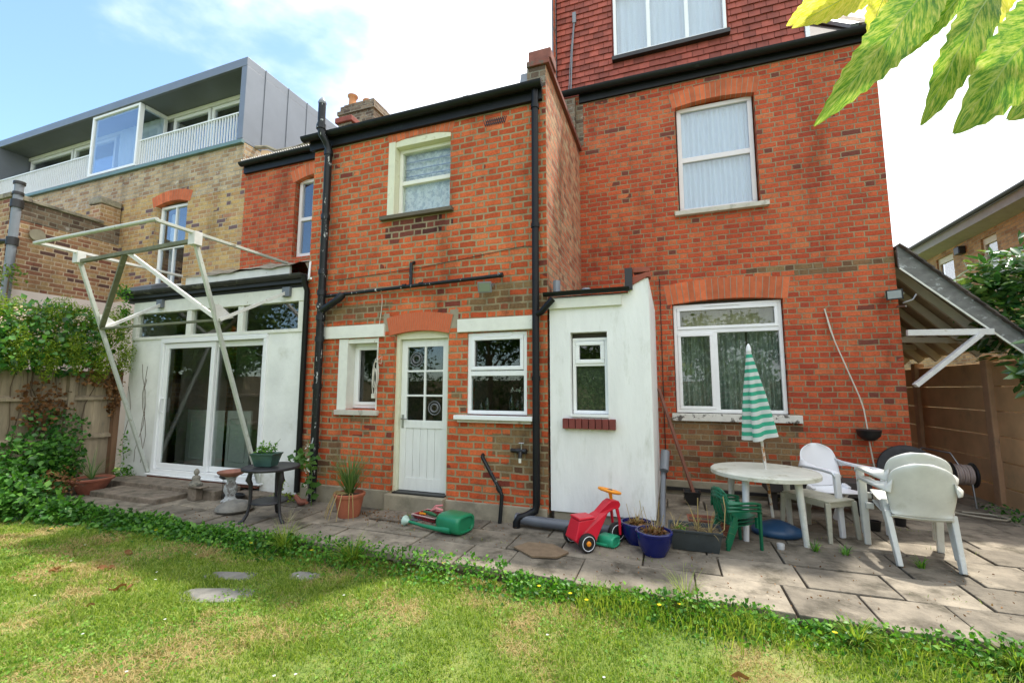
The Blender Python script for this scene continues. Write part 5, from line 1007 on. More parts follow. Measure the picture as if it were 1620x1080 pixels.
g = MB(); g.tube([(.20, 4.72, .14), (.21, 4.74, .46)], .005, 5); g.tube([(.22, 4.76, .14), (.14, 4.78, .34)], .005, 5); g.tube([(.36, 4.66, .15), (.42, 4.62, .22), (.44, 4.66, .40), (.43, 4.7, .5)], .005, 5); g.build('dead_stem', strawm, TG)
leafcloud('weed', blob(40, (.05, 4.66, .19), (.08, .05, .02)), .03, brm, TG)
TT = thing('plant_trough', 'terracotta trough behind the dark grey trough', 'trough', (.33, 5.25, 0)); g = MB(); top = taper_box(g, (.33, 5.25, 0), .34, .14, .40, .20, .15, .05); g.build('trough', terra2, TT, bev=.006); g = MB(); g.quad(*top); g.build('soil', soil, TT, recalc=False)
g = MB(); taper_box(g, (.22, 6.45, 0), .15, .13, .20, .17, .17, 0); tag(g.build('square_pot', rubber, bev=.006), 'small square black pot at the foot of the brown pole', 'plant pot')
LP = pot('wide terracotta bowl half hidden in the brambles by the steps', 'plant_bowl', (-7.95, 4.12, .0), .13, .24, .22, terra2, 'bowl'); ribbons('foliage', 26, (-7.95, 4.12, .2), 1.2, .3, .55, .014, spikem, LP, .35)
# ------------------------------------------------------------------ ornaments by the steps
BB = thing('bird_bath', 'small stone bird bath with a reddish dish on a carved stem', 'bird bath', (-5.56, 4.42, 0)); c_ = (-5.56, 4.42, 0)
g = MB(); g.lathe([(.10, 0), (.11, .03), (.07, .06), (.055, .10), (.085, .16), (.075, .22), (.05, .27), (.06, .32), (.09, .35)], c_, 16); g.build('stem', mat('mottled stone', (.42, .44, .44), .7, .25, 12, .8, .01, col2=(.16, .15, .14), thr=.5, soft=.06, sc2=11), BB, smooth=60)
g = MB(); g.lathe([(.05, .33), (.12, .36), (.165, .39), (.17, .41), (.15, .405), (.10, .385), (.001, .38)], c_, 20); g.build('dish', mat('reddish dish', (.30, .13, .09), .85, .25, 9, .5, .005), BB, smooth=60)
g = MB(); g.lathe([(.001, 0), (.19, 0), (.215, .03), (.20, .07), (.15, .10), (.07, .125), (.001, .13)], (-5.14, 4.16, 0), 26); tag(g.build('stone_disc', stoneg, smooth=60), 'round domed grey stone lying on the paving in front of the bird bath', 'stone')
BU = thing('statue', 'small weathered seated statue on a plinth by the upper step', 'statue', (-6.14, 4.36, 0)); x_, y_ = -6.14, 4.36
g = MB(); g.box(x_-.08, x_+.08, y_-.05, y_+.05, .0, .17); g.box(x_-.19, x_+.19, y_-.07, y_+.06, .17, .19); g.build('plinth', stone, BU, bev=.01)
g = MB(); g.lathe([(0.001, 0.000), (0.086, 0.000), (0.097, 0.018), (0.086, 0.043), (0.058, 0.061), (0.054, 0.086), (0.061, 0.108), (0.043, 0.130), (0.020, 0.140), (0.022, 0.148), (0.036, 0.162), (0.040, 0.180), (0.036, 0.202), (0.022, 0.216), (0.016, 0.227), (0.001, 0.230)], (x_, y_, .188), 18, sy=.8); g.build('figure', mat('statue stone', (.26, .24, .20), .9, .25, 12, .7, .008, col2=(.12, .12, .10), thr=.5, soft=.08, sc2=10), BU, smooth=60)
MBd = thing('metal_bird', 'small black and white metal bird ornament on thin legs left of the bird bath', 'ornament', (-5.80, 4.5, 0)); x_, y_ = -5.80, 4.5
g = MB(); g.lathe([(.001, -.09), (.02, -.07), (.035, 0), (.025, .06), (.001, .09)], (x_, y_, .30), 12, rot=Matrix.Rotation(PI/2, 3, 'Y')); g.tube([(x_+.06, y_, .31), (x_+.08, y_, .36), (x_+.085, y_, .40)], [.016, .010, .012], 8); g.tube([(x_+.085, y_, .40), (x_+.12, y_, .395)], [.006, .002], 6); g.build('body', rubber, MBd, smooth=60)
g = MB()
for k in range(4): g.box(x_-.17+k*.03, x_-.155+k*.03, y_-.02, y_+.02, .285, .315)
g.build('striped_tail', plw, MBd); g = MB(); g.tube([(x_-.01, y_, .28), (x_-.02, y_, 0)], .004, 5); g.tube([(x_+.02, y_, .28), (x_+.03, y_, 0)], .004, 5); g.build('leg', rubber, MBd)
g = MB(); g.lathe([(.001, 0), (.13, 0), (.16, .03), (.17, .06), (.15, .065), (.13, .04), (.001, .03)], (-5.62, 4.52, .02), 20, sy=.6); tag(g.build('dark_dish', rubber, smooth=50), 'low black dish on the ground between the statue and the bird bath', 'dish')
g = MB(); g.lathe([(.001, 0), (.05, 0), (.06, .02), (.06, .05), (.001, .06)], (-4.62, 4.70, .0), 12); g.tube([(-4.75, 4.72, .08), (-4.55, 4.62, .04), (-4.42, 4.58, .06)], [.03, .035, .02], 8); tag(g.build('broken_pot', terra2, smooth=40), 'broken terracotta pieces at the foot of the soil pipe', 'broken pot')
# ------------------------------------------------------------------ things by the right fence
MT = thing('round_mat', 'large round black woven mat leaning on the wall by the fence', 'mat', (2.78, 6.85, 0))
rt = Matrix.Rotation(math.radians(78), 3, 'X'); rt = Matrix.Rotation(math.radians(-14), 3, 'Z') @ rt
g = MB(); prof = [(.001, .012)]+[(.02+.25*k/14, .012+(.006 if k % 2 else 0)) for k in range(15)]+[(.29, .012), (.30, 0), (.29, -.012), (.001, -.012)]; g.lathe(prof, (2.72, 6.88, .52), 40, rot=rt); g.build('disc', mat('black woven mat', (.022, .022, .024), .6, .3, 20, .5, .004), MT, smooth=40)
HR = thing('hose_reel', 'black garden hose reel on a thin metal stand by the concrete fence', 'hose reel', (3.45, 7.3, 0)); hx_, hy_ = 3.55, 7.55
g = MB(); rt = Matrix.Rotation(math.radians(-4), 3, 'Z') @ Matrix.Rotation(PI/2, 3, 'Y')
for s in (-.11, .11): g.lathe([(.05, s-.008), (.15, s-.012), (.16, s), (.15, s+.012), (.05, s+.008)], (hx_, hy_, .40), 24, rot=rt)
g.lathe([(.06, -.11), (.06, .11)], (hx_, hy_, .40), 16, rot=rt); g.build('reel', rubber, HR, smooth=40)
g = MB(); axv = rt @ Vector((0, 0, 1)); ex = Vector((0, 0, 1)); ey = axv.cross(ex)
for k in range(7): c_ = Vector((hx_, hy_, .40))+axv*(-.08+.0265*k); g.tube([c_+(ex*math.cos(q)+ey*math.sin(q))*(.115+.006*(k % 2)) for q in np.linspace(0, 2*PI, 25)[:-1]], .013, 6, closed=True)
g.build('hose', mat('pinkish hose', (.42, .33, .29), .5, .1), HR, smooth=60)
g = MB(); g.tube([(3.45, 7.6, 0), (3.36, 7.75, .35), (3.28, 7.9, .66), (3.30, 7.9, .69), (3.50, 7.65, .66), (3.54, 7.58, .52), (3.62, 7.5, .36), (3.62, 7.45, 0)], .011, 8); g.build('stand', metal, HR, smooth=50)
g = MB(); g.tube([(3.2, 7.0, .02), (3.4, 6.85, .02), (3.55, 6.8, .02), (3.65, 6.9, .02), (3.55, 7.05, .02), (3.3, 7.1, .02)], .012, 8); g.tube([(3.2, 7.0, .02), (3.12, 7.0, .02)], .02, 8); tag(g.build('loose_hose', mat('buff hose', (.36, .32, .24), .6, .1), smooth=60), 'end of buff garden hose lying on the paving near the reel', 'hose')
for k, (xx, yy, lb) in enumerate(((2.02, 5.95, 'left of the two small dark pots on the paving beyond the stacked chairs'), (2.36, 6.25, 'right of the two small dark pots on the paving beyond the stacked chairs'))):
    g = MB(); g.lathe([(.001, 0), (.045, 0), (.055, .09), (.06, .1), (.045, .1), (.04, .05), (.001, .05)], (xx, yy, 0), 16); tag(g.build('small_pot', rubber, smooth=50), lb, 'plant pot', 'small dark pots beyond the stacked chairs')
g = MB(); g.lathe([(.001, 0), (.03, 0), (.035, .05), (.03, .055), (.001, .05)], (.93, 4.95, 0), 12); tag(g.build('plastic_cup', mat('pale plastic cup', (.45, .46, .46), .4, .1), smooth=50), 'small pale plastic cup on the paving in front of the table', 'cup')
g = MB(); g.box(1.1, 2.2, 6.45, 6.80, .22, .40); g.box(1.15, 1.22, 6.5, 6.75, 0, .22); g.box(2.08, 2.15, 6.5, 6.75, 0, .22); tag(g.build('low_bench', mat('dark bench', (.05, .045, .042), .8, .2, 6, .3, .003), bev=.01), 'low dark bench against the wall behind the white chair', 'bench')
g = MB(); P_c = [(-1.45, 4.10), (-1.22, 3.93), (-1.0, 3.99), (-.93, 4.14), (-1.12, 4.30), (-1.36, 4.27)]; g.prism(P_c, 2, .008, .022); tag(g.build('drain_cover', mat('rusty brown cover', (.20, .14, .085), .9, .2, 14, .6, .004)), 'brown hexagonal drain cover set in the paving', 'drain cover')
# slabs and debris by the door
g = MB(); g.box(-3.35, -2.45, 4.42, 4.75, .004, .035); tag(g.build('loose_slab', stone, bev=.012), 'thin loose slab on the paving below the back door', 'slab')
g = MB(); g.prism([(-2.95, 4.47), (-2.72, 4.43), (-2.60, 4.60), (-2.85, 4.66)], 2, .038, .046); tag(g.build('slate', mat('slate', (.10, .11, .13), .5, .15), bev=.002), 'dark slate piece beside the red tray', 'slate')
tag(leafcloud('leaf_litter', np.column_stack([rng.normal(-3.0, .35, 500), rng.normal(4.52, .10, 500), np.full(500, .03)]), .025, deadm), 'dry leaf litter on the paving below the back door', 'leaf litter', None, 'stuff')
tag(leafcloud('twig_litter', np.column_stack([rng.uniform(-6.5, 3.6, 700), rng.uniform(3.65, 5.0, 700), np.full(700, .012)]), .018, deadm), 'scattered crumbs of dry leaves over the paving', 'leaf litter', None, 'stuff')
# ------------------------------------------------------------------ lawn and border
def inview(x, y, pad=.25):
    """keeps only ground the photo could see (wide margin)"""
    d = -x*math.sin(YAW)+y*math.cos(YAW); s = x*math.cos(YAW)+y*math.sin(YAW); return (d > .6) & (np.abs(s) < d*1.25+pad)
def vnoise(x, y, s):
    f = [noise3(Vector((a*s, b*s, .3))) for a, b in zip(x, y)]; return np.array(f)
from mathutils import noise as _mn
noise3 = _mn.noise
def hash_noise(x, y, s, seed=0):
    """cheap smooth value noise"""
    r_ = np.random.default_rng(seed).uniform(0, 1, (256, 256)); u, v = x*s+300, y*s+300; i, j = np.floor(u).astype(int) % 255, np.floor(v).astype(int) % 255; f, g_ = u-np.floor(u), v-np.floor(v); f, g_ = f*f*(3-2*f), g_*g_*(3-2*g_)
    return (r_[i, j]*(1-f)+r_[i+1, j]*f)*(1-g_)+(r_[i, j+1]*(1-f)+r_[i+1, j+1]*f)*g_
n = 430000
u = rng.uniform(0, 1, n); Y_ = .9+2.75*u**1.25; X_ = rng.uniform(-8.5, 4.0, n); k = inview(X_, Y_); X_, Y_ = X_[k], Y_[k]
dens = .55*hash_noise(X_, Y_, 1.6, 1)+.45*hash_noise(X_, Y_, 5, 2)
k = rng.uniform(0, 1, len(X_)) < np.clip((dens-.12)*2.6, .42, 1); X_, Y_, dens = X_[k], Y_[k], dens[k]
stones = [(-3.42, 2.63, .34, .14, .35), (-3.62, 2.93, .26, .10, .3), (-3.02, 3.14, .16, .10, .2), (1.95, 3.45, .3, .16, .1)]
for sx_, sy_, a_, b_, r_ in stones:
    q = ((X_-sx_)/a_)**2+((Y_-sy_)/b_)**2 > .55; X_, Y_, dens = X_[q], Y_[q], dens[q]
dist = np.hypot(X_, Y_)
h_ = rng.uniform(.012, .040, len(X_))*(.6+.8*dens)*(1+.5*(hash_noise(X_, Y_, 3, 5) > .62))
dry = (hash_noise(X_, Y_, 2.1, 8)*.6+hash_noise(X_, Y_, 7, 9)*.4) > rng.normal(.61, .10, len(X_))
B_ = np.column_stack([X_, Y_, np.full(len(X_), -.102)])
tag(blades('lawn_grass', B_[~dry], h_[~dry], .0040+.0014*dist[~dry]/3, rng.uniform(.2, 1.4, (~dry).sum()), grassm), 'short patchy green lawn grass', 'grass', None, 'stuff')
tag(blades('dry_grass', B_[dry], h_[dry]*.8, .0036+.0012*dist[dry]/3, rng.uniform(.8, 2.2, dry.sum()), strawm), 'straw coloured dry thatch in the lawn', 'grass', None, 'stuff')
n = 34000; X_ = rng.uniform(-7, 3.6, n); Y_ = .9+2.5*rng.uniform(0, 1, n)**1.4; k = inview(X_, Y_) & (hash_noise(X_, Y_, 1.9, 21)+rng.normal(0, .08, n)+.10*(Y_ < 2) > .60); X_, Y_ = X_[k], Y_[k]
tag(leafcloud('clover', np.column_stack([X_, Y_, -.095+rng.uniform(0, .03, len(X_))]), .018, leafmat('clover leaf', [(.08, .20, .02), (.16, .32, .04), (.27, .42, .08)], .4, .6, .3), None, (0, 0, 1.2), asp=.9), 'low clover and moss patches in the lawn', 'clover', None, 'stuff')
for i, (sx_, sy_, a_, b_, r_) in enumerate(stones):
    g = MB(); rr = random.Random(i); ps = []
    for j in range(12):
        q = 2*PI*j/12; f = rr.uniform(.86, 1.06); k4 = lambda v: math.copysign(abs(v)**.55, v); ps.append(rot2(a_*.9*k4(math.cos(q))*f, b_*.9*k4(math.sin(q))*f, r_, sx_, sy_))
    g.prism(ps, 2, -.14, -.093+.001*i)
    lb = ['larger grey stepping stone nearest the camera in the lawn', 'flat grey stepping stone behind the nearest one in the lawn', 'small grey stepping stone close to the planted border', 'slab half sunk in the lawn at the right edge of the photo'][i]
    tag(g.build('stepping_stone', stoneg if i < 3 else flag, bev=.01), lb, 'stepping stone')
# border of low weeds along the paving edge
def edge(x): return 3.585+.0*x
bx = []
def band(n, x0, x1, w0, zh, seed):
    x = rng.uniform(x0, x1, n); dd = hash_noise(x, x*0+seed, 1.6, seed); d = np.abs(rng.normal(0, 1, n))*w0*(.6+.8*dd); y = 3.57-np.minimum(d, .5); top = (zh*(.55+.9*dd))*np.exp(-(d/w0)**2*.7)
    return np.column_stack([x, y, -.10+top*rng.uniform(.15, 1, n)**.6])
P1 = np.concatenate([band(5600, -6.8, -1.3, .14, .16, 3), band(2700, -1.3, .6, .14, .15, 4), band(3200, .6, 3.8, .15, .14, 5)])
tag(leafcloud('weed_border', P1, .030, brm, None, (0, -.3, .8), asp=.8), 'leafy weeds lining the edge of the paving', 'weeds', None, 'stuff')
P1 = np.concatenate([band(1200, -5.8, -3.5, .12, .14, 9), band(1600, -7.4, -5.0, .17, .18, 12)])
tag(leafcloud('bramble_border', P1, .046, brm2, None, (0, -.3, .8), asp=.75), 'broader bramble leaves trailing along the left end of the paving', 'brambles', None, 'stuff')
x = np.concatenate([rng.uniform(-.7, 3.6, 5200), rng.uniform(-5.2, -.7, 2600)]); d = np.abs(rng.normal(0, .16, len(x))); cl = hash_noise(x, x*0, 2.4, 31)
hh = (.07+.17*np.clip(cl-.2, 0, 1))*rng.uniform(.5, 1.15, len(x)); hh[5200:] *= .6
tag(blades('border_grass', np.column_stack([x, 3.58-d, np.full(len(x), -.10)]), hh, .0055, (rng.uniform(.2, 1.0, len(x)), rng.normal(-1.3, 1.2, len(x))), grassm), 'long unmown grass along the right part of the paving edge', 'grass', None, 'stuff')
def tuft(label, loc, n_, l0, l1, w_=.008, grp=None, spread=1.1, m_=None):
    return tag(ribbons('grass_tuft', n_, loc, spread, l0, l1, w_, m_ or grassm, None, .5), label, 'grass tuft', grp)
tuft('dense upright grass tuft at the paving edge near the spiky potted plant', (-3.62, 3.50, -.10), 190, .18, .36); tuft('arching grass tuft at the paving edge below the loose slab', (-2.82, 3.50, -.10), 190, .16, .34, .009, None, 1.5)
tuft('bright grass tuft at the paving edge below the white chairs', (1.05, 3.50, -.10), 220, .10, .22); tuft('wide grass clump at the paving edge in the right corner', (1.80, 3.48, -.10), 280, .10, .22, .007, None, 1.6); tuft('tall wispy grass clump at the paving edge below the green chairs', (.05, 3.60, -.10), 110, .18, .38, .005)
for (xx, yy, lb) in ((1.22, 5.0, 'small weed growing at the near right leg of the table'), (1.45, 4.98, 'bright weed growing in a paving joint below the stool'), (1.95, 4.85, 'small weed between the legs of the stacked chairs'), (-2.85, 4.5, 'tiny weed by the loose slab')):
    tag(ribbons('weed', 26, (xx, yy, 0), 1.2, .05, .13, .010, brm, None, .5), lb, 'weed')
def flower(name, base, label, grp, mt, r_, hgt):
    t_ = MB(); t_.tube([(0, 0, 0), (.004, 0, hgt)], .0015, 4, m=1); k_ = 8
    for j in range(k_): q = 2*PI*j/k_; t_.add([(.004, 0, hgt), (.004+r_*math.cos(q-.3), r_*math.sin(q-.3), hgt+.003), (.004+r_*1.1*math.cos(q), r_*1.1*math.sin(q), hgt+.004), (.004+r_*math.cos(q+.3), r_*math.sin(q+.3), hgt+.003)], [(0, 1, 2, 3)])
    o = t_.build(name, [mt, grassm], recalc=False); o.location = base; return tag(o, label, name, grp)
f0 = flower('daisy', (-4.2, 2.7, -.085), 'tiny white daisy in the lawn', 'daisies in the lawn', whm, .008, .025)
for q in ((-4.05, 2.6), (-5.2, 2.6), (-3.3, 2.2), (-2.1, 2.0), (-2.0, 2.05), (-3.6, 1.9), (-2.9, 1.75), (-1.5, 1.95), (-1.25, 1.8), (-1.2, 1.85), (-4.6, 2.1), (-5.6, 2.9), (-.4, 2.6), (.6, 2.7), (-2.4, 2.9), (-3.0, 3.05), (.2, 2.4), (-4.3, 3.1), (-2.6, 1.5), (-.8, 2.9)):
    c_ = f0.copy(); C.objects.link(c_); c_.location = (*q, -.085)
f0 = flower('buttercup', (-1.0, 3.40, -.09), 'small yellow flower in the weedy border', 'yellow flowers in the border', yelm, .014, .10)
for q in ((-.75, 3.36), (-.62, 3.30), (-.10, 3.52), (-.13, 3.40), (.0, 3.46), (-2.3, 3.5), (-1.9, 3.55), (-3.9, 3.35), (-5.2, 3.3), (.9, 3.4), (-6.3, 2.95), (-3.2, 3.4)):
    c_ = f0.copy(); C.objects.link(c_); c_.location = (*q, -.09)
def deadleaf(loc, rz, s=1):
    rows = []
    for i in range(7):
        u_ = i/6; w_ = .03*math.sin(PI*min(.98, u_+.03))**.8; rows.append([((u_-.5)*.12, w_*v, .018*abs(v)+.012*math.sin(u_*7)+.004) for v in (-1, -.5, 0, .5, 1)])
    g = MB(); g.grid(rows); o = g.build('fallen_leaf', deadm, smooth=60, recalc=False); o.location = loc; o.rotation_euler = (.15, .1, rz); o.scale = (s,)*3; return tag(o, 'curled brown fallen leaf on the lawn', 'leaf', 'fallen leaves on the lawn')
d0 = deadleaf((-4.75, 2.62, -.085), .4, 1.0)
for i, q in enumerate(((-4.72, 2.66), (-5.1, 2.45), (-5.15, 2.48), (-4.2, 2.42), (-4.12, 2.46), (-5.0, 2.95), (-1.25, 1.65), (-1.05, 1.5), (-4.05, 2.15), (-2.3, 1.7), (.3, 2.9))):
    c_ = d0.copy(); C.objects.link(c_); c_.location = (*q, -.085); c_.rotation_euler = (.1*i, .2, i*1.3); c_.scale = (.7+.08*(i % 4),)*3
xj, yj = [], []
for yy in (4.22, 4.82, 5.44, 6.06): k = 260; xj += list(rng.uniform(-3.5, 3.9, k)); yj += list(yy+rng.normal(0, .006, k))
xj, yj = np.array(xj), np.array(yj); k = hash_noise(xj, yj, 1.7, 77) > .52
tag(blades('joint_grass', np.column_stack([xj[k], yj[k], np.full(k.sum(), -.01)]), rng.uniform(.012, .05, k.sum()), .004, rng.uniform(.2, 1.2, k.sum()), grassm), 'thin grass sprouting from the paving joints', 'grass', None, 'stuff')
# ------------------------------------------------------------------ brambles and climbers on the left
def undergrowth(name, label, cat, parts, kind=None):
    t_ = thing(name, label, cat, parts[0][1][0] if False else (0, 0, 0)); return t_
BR = thing('bramble_bush', 'bright green bramble thicket against the wooden fence', 'bush', (-8.0, 3.4, -.1))
P1 = np.concatenate([blob(1500, (-8.35, 3.45, .30), (.50, .62, .55), .4), blob(900, (-7.8, 3.3, .08), (.50, .34, .36), .4), blob(700, (-8.5, 3.95, .45), (.35, .30, .38), .4), blob(450, (-7.1, 3.38, .0), (.5, .18, .18), .4), blob(500, (-8.3, 2.7, .25), (.5, .5, .5), .4)])
P1 = P1[(P1[:, 2] > -.1) & (P1[:, 0] > -8.78)]
leafcloud('foliage', np.concatenate([P1, P1[::2]+rng.normal(0, .05, (len(P1[::2]), 3))]), .066, brm2, BR, (.3, -.5, 1.0), jit=.6, asp=.72)
g = MB()
for k in range(26):
    x_, y_ = -8.3+rng.uniform(-.3, .8), 3.3+rng.uniform(-.5, .6); a_ = rng.uniform(0, 6.28); l = rng.uniform(.3, .8); g.tube([(x_, y_, -.1), (x_+.3*l*math.cos(a_), y_+.3*l*math.sin(a_), .6*l), (x_+.7*l*math.cos(a_), y_+.7*l*math.sin(a_), .5*l)], [.006, .004, .002], 5)
g.build('stem', bark, BR); leafcloud('dead_leaves', blob(160, (-7.55, 3.55, .30), (.25, .2, .2)), .05, deadm, BR)
IV = thing('climber', 'yellow green and dark ivy climber hanging over the top of the wooden fence', 'climbing plant', (-8.9, 3.9, 1.7))
P1 = np.concatenate([blob(2400, (-9.0, 3.95, 2.35), (.45, .95, .50), .35), blob(1200, (-8.75, 3.3, 2.1), (.32, .8, .42), .4), blob(600, (-8.72, 4.0, 1.95), (.22, .8, .30), .4)])
leafcloud('ivy_leaves', P1, .066, ivym, IV, (.5, -.5, .6), jit=.7, asp=.8)
P1 = np.concatenate([blob(1500, (-8.85+rng.uniform(-.1, .2), 3.2+.27*k, 2.62-.08*(k % 3)), (.25, .22, .32), .45) for k in range(7)]+[blob(1300, (-8.58, 3.45+.32*k, 2.05-.1*(k % 2)), (.14, .15, .36), .45) for k in range(5)])
leafcloud('feathery_sprays', P1, .034, conm, IV, (.3, -.3, -.2), asp=.35)
leafcloud('pink_blossom', np.concatenate([blob(26, (-8.6, 3.0+.22*k, 2.2+.18*(k % 3)), (.10, .10, .14)) for k in range(8)]), .038, pinkm, IV)
leafcloud('orange_spray', np.concatenate([blob(60, (-8.75, 3.10, 2.75-.12*k), (.05, .05, .09)) for k in range(6)]), .035, leafmat('orange leaf', [(.45, .12, .03), (.62, .22, .06)], .3, .7, .2), IV)
P1 = np.concatenate([blob(260, (-8.74, 3.85, 1.25), (.08, .38, .40), .6), blob(260, (-8.70, 4.45, 1.75), (.08, .32, .25)), blob(200, (-8.72, 4.7, 1.5), (.06, .12, .5))])
P2 = blob(420, (-8.74, 4.0, .85), (.08, .45, .40))
leafcloud('dead_leaves', P1, .055, deadm, IV, (1, -.3, .2), asp=.8); leafcloud('low_ivy', P2[P2[:, 2] < 1.2], .055, ivym, IV, (1, -.3, .2), asp=.8)
g = MB()
for k in range(7):
    y_ = rng.uniform(3.4, 4.75); g.tube([(-8.83, y_+.05*math.sin(zz*(3+.7*k)+k*2)+.10*(zz-1)*(k % 3-1), zz) for zz in np.linspace(.2, 2.3, 9)], .006, 4)
for k in range(4):
    xx = -8.68+rng.uniform(0, .5); g.tube([(xx+.06*math.sin(zz*6+k)+.10*(zz-.8)*(k % 3-1), YM-.006, zz) for zz in np.linspace(.3, rng.uniform(1.2, 2.1), 8)], .0035, 4)
g.build('vine_stem', bark, IV)
tag(leafcloud('wall_weeds', np.concatenate([blob(120, (-8.30, 4.72, .16), (.22, .10, .12)), blob(60, (-8.5, 4.8, .5), (.10, .05, .3)), blob(130, (-8.7, 4.7, 3.12), (.18, .10, .16)), blob(120, (-8.72, 4.75, 2.75), (.10, .08, .3))]), .05, brm), 'weeds and ivy shoots at the left end of the garden room wall', 'weeds', None, 'stuff')
SG = thing('sprig', 'pale sprig of leaves beside the grey vent pipe', 'plant', (-10.4, 3.95, 3.2)); leafcloud('foliage', np.concatenate([blob(60, (-10.45, 3.98, 3.5), (.30, .12, .14)), blob(60, (-10.3, 3.9, 3.3), (.4, .2, .16))]), .06, treem2, SG); g = MB(); g.tube([(-10.2, 3.9, 1.5), (-10.3, 3.92, 2.6), (-10.4, 3.96, 3.5)], .012, 5); g.build('stem', bark, SG)
CL = thing('climbing_weed', 'leafy white flowered weed growing up the black soil pipe', 'weed', (-4.45, 4.6, 0))
leafcloud('foliage', np.concatenate([blob(40, (-4.42, 4.62, .45), (.12, .08, .35)), blob(26, (-4.58, 4.55, .62), (.10, .06, .10))]), .085, leafmat('big weed leaf', [(.03, .10, .015), (.07, .17, .03), (.12, .24, .05)], .35, .5, .4), CL, (0, -.8, .5), asp=.8)
leafcloud('blossom', np.concatenate([blob(10, (-4.42, 4.55, zz), (.02, .02, .04)) for zz in (.78, .58, .47, .28)]), .03, whm, CL); g = MB(); g.tube([(-4.42, 4.66, 0), (-4.40, 4.62, .4), (-4.44, 4.58, .85)], .006, 5); g.build('stem', spikem, CL)
tag(leafcloud('foot_weeds', np.concatenate([blob(110, (-4.9, 4.68, .06), (.25, .12, .08)), blob(40, (-5.0, 4.75, .2), (.06, .05, .08)), blob(50, (-3.9, 4.72, .08), (.12, .1, .1))]), .04, conm), 'low weeds at the foot of the wall behind the iron table', 'weeds', None, 'stuff')
tag(ribbons('white_weed', 14, (-4.15, 4.05, 0), 1.3, .12, .3, .005, leafmat('pale stalk', [(.45, .42, .3), (.6, .58, .45)], .3, .8, .1), None, .6), 'pale dry weed beside the iron table foot', 'weed')
# ------------------------------------------------------------------ shrub behind the right fence
SR = thing('glossy_shrub', 'large glossy leaved shrub leaning over the concrete fence', 'shrub', (4.6, 7.2, 0))
def bigleaves(name, P, L_, mt, parent, asp=.36, nb=(-.2, -.5, .9), droop=.25):
    P = np.asarray(P); n = len(P); a = rng.uniform(0, 2*PI, n); el = rng.normal(-.1, .45, n); d = np.stack([np.cos(a)*np.cos(el), np.sin(a)*np.cos(el), np.sin(el)], 1); nr = rng.normal(0, .45, (n, 3))+np.array(nb); nr -= (nr*d).sum(1)[:, None]*d; nr /= np.linalg.norm(nr, axis=1)[:, None]; sd = np.cross(d, nr); l = (L_*rng.uniform(.6, 1.2, n))[:, None]; w_ = l*asp*.5
    V = np.stack([P, P+d*l*.3+sd*w_*.9+nr*w_*.2, P+d*l*.7+sd*w_*.8-nr*l*.04, P+d*l-nr*l*droop*.5, P+d*l*.7-sd*w_*.8-nr*l*.04, P+d*l*.3-sd*w_*.9+nr*w_*.2, P+d*l*.3-nr*w_*.15, P+d*l*.7-nr*(w_*.15+l*.05)], 1).reshape(-1, 3)
    b = np.arange(n)*8; F_ = np.stack([b, b+1, b+6, b+1, b+2, b+6, b+2, b+7, b+6, b+2, b+3, b+7, b+3, b+4, b+7, b+4, b+6, b+7, b+4, b+5, b+6, b+5, b, b+6], 1).reshape(-1)
    return npmesh(name, V, F_, 3, mt, parent)
P1 = np.concatenate([blob(300, (4.55, 7.3, 2.65), (.62, .6, .55), .4), blob(260, (3.95, 7.35, 2.35), (.34, .3, .5), .45), blob(200, (4.0, 7.3, 2.95), (.36, .3, .35), .4), blob(120, (4.05, 6.85, 1.75), (.22, .3, .35)), blob(230, (4.95, 6.9, 3.1), (.5, .6, .45), .4), blob(200, (4.65, 7.0, 2.15), (.5, .6, .45), .4), blob(230, (4.0, 7.4, 2.75), (.36, .3, .40), .45), blob(160, (4.4, 7.3, 3.15), (.4, .4, .3), .45), blob(90, (4.15, 6.95, 1.85), (.28, .4, .35))])
bigleaves('foliage', P1, .19, shrm, SR)
g = MB()
for k in range(12): a_ = rng.uniform(0, 6.28); g.tube([(4.7, 7.1, -.1), (4.7+.12*math.cos(a_), 7.1+.12*math.sin(a_), 1.6), (4.75+.45*math.cos(a_), 7.05+.45*math.sin(a_), rng.uniform(2.4, 3.2))], [.025, .018, .006], 6)
g.build('trunk', bark, SR, smooth=60)
BT = thing('dark_tree', 'dark evergreen seen under the side shelter roof', 'tree', (3.9, 12.5, 0)); leafcloud('crown', blob(1500, (3.9, 12.6, 1.9), (1.0, .7, .7), .4), .10, treem, BT); g = MB(); g.tube([(3.9, 12.6, -.1), (3.9, 12.6, 1.8)], .07, 8); g.build('trunk', bark, BT)
tag(leafcloud('fence_foot_weeds', blob(160, (3.75, 7.0, .04), (.2, .6, .09)), .045, ivym), 'ivy and weeds at the foot of the concrete fence', 'weeds', None, 'stuff')
# ------------------------------------------------------------------ trees behind the camera (seen mirrored in the glass)
def tree(label, x_, y_, hgt, r_, mt, nl=5200, ls=.17):
    t_ = thing('tree', label, 'tree', (x_, y_, -.1), 'garden trees behind the camera'); g = MB(); g.tube([(x_, y_, -.1), (x_+.1, y_, hgt*.3), (x_-.05, y_+.05, hgt*.55), (x_, y_, hgt*.85)], [.13, .10, .07, .02], 8)
    cs_ = []
    for k in range(9):
        a_ = rng.uniform(0, 6.28); rr = rng.uniform(.25, .75)*r_; zz = hgt*rng.uniform(.35, .9); e = (x_+rr*math.cos(a_), y_+rr*math.sin(a_), zz); g.tube([(x_, y_, zz*.6), ((x_+e[0])/2, (y_+e[1])/2, zz*.85), e], [.05, .03, .012], 6); cs_.append(e)
    g.build('trunk', bark, t_, smooth=60); P_ = np.concatenate([blob(nl//9, c_, (r_*.48, r_*.48, hgt*.17), .5) for c_ in cs_]); leafcloud('crown', P_, ls, mt, t_)
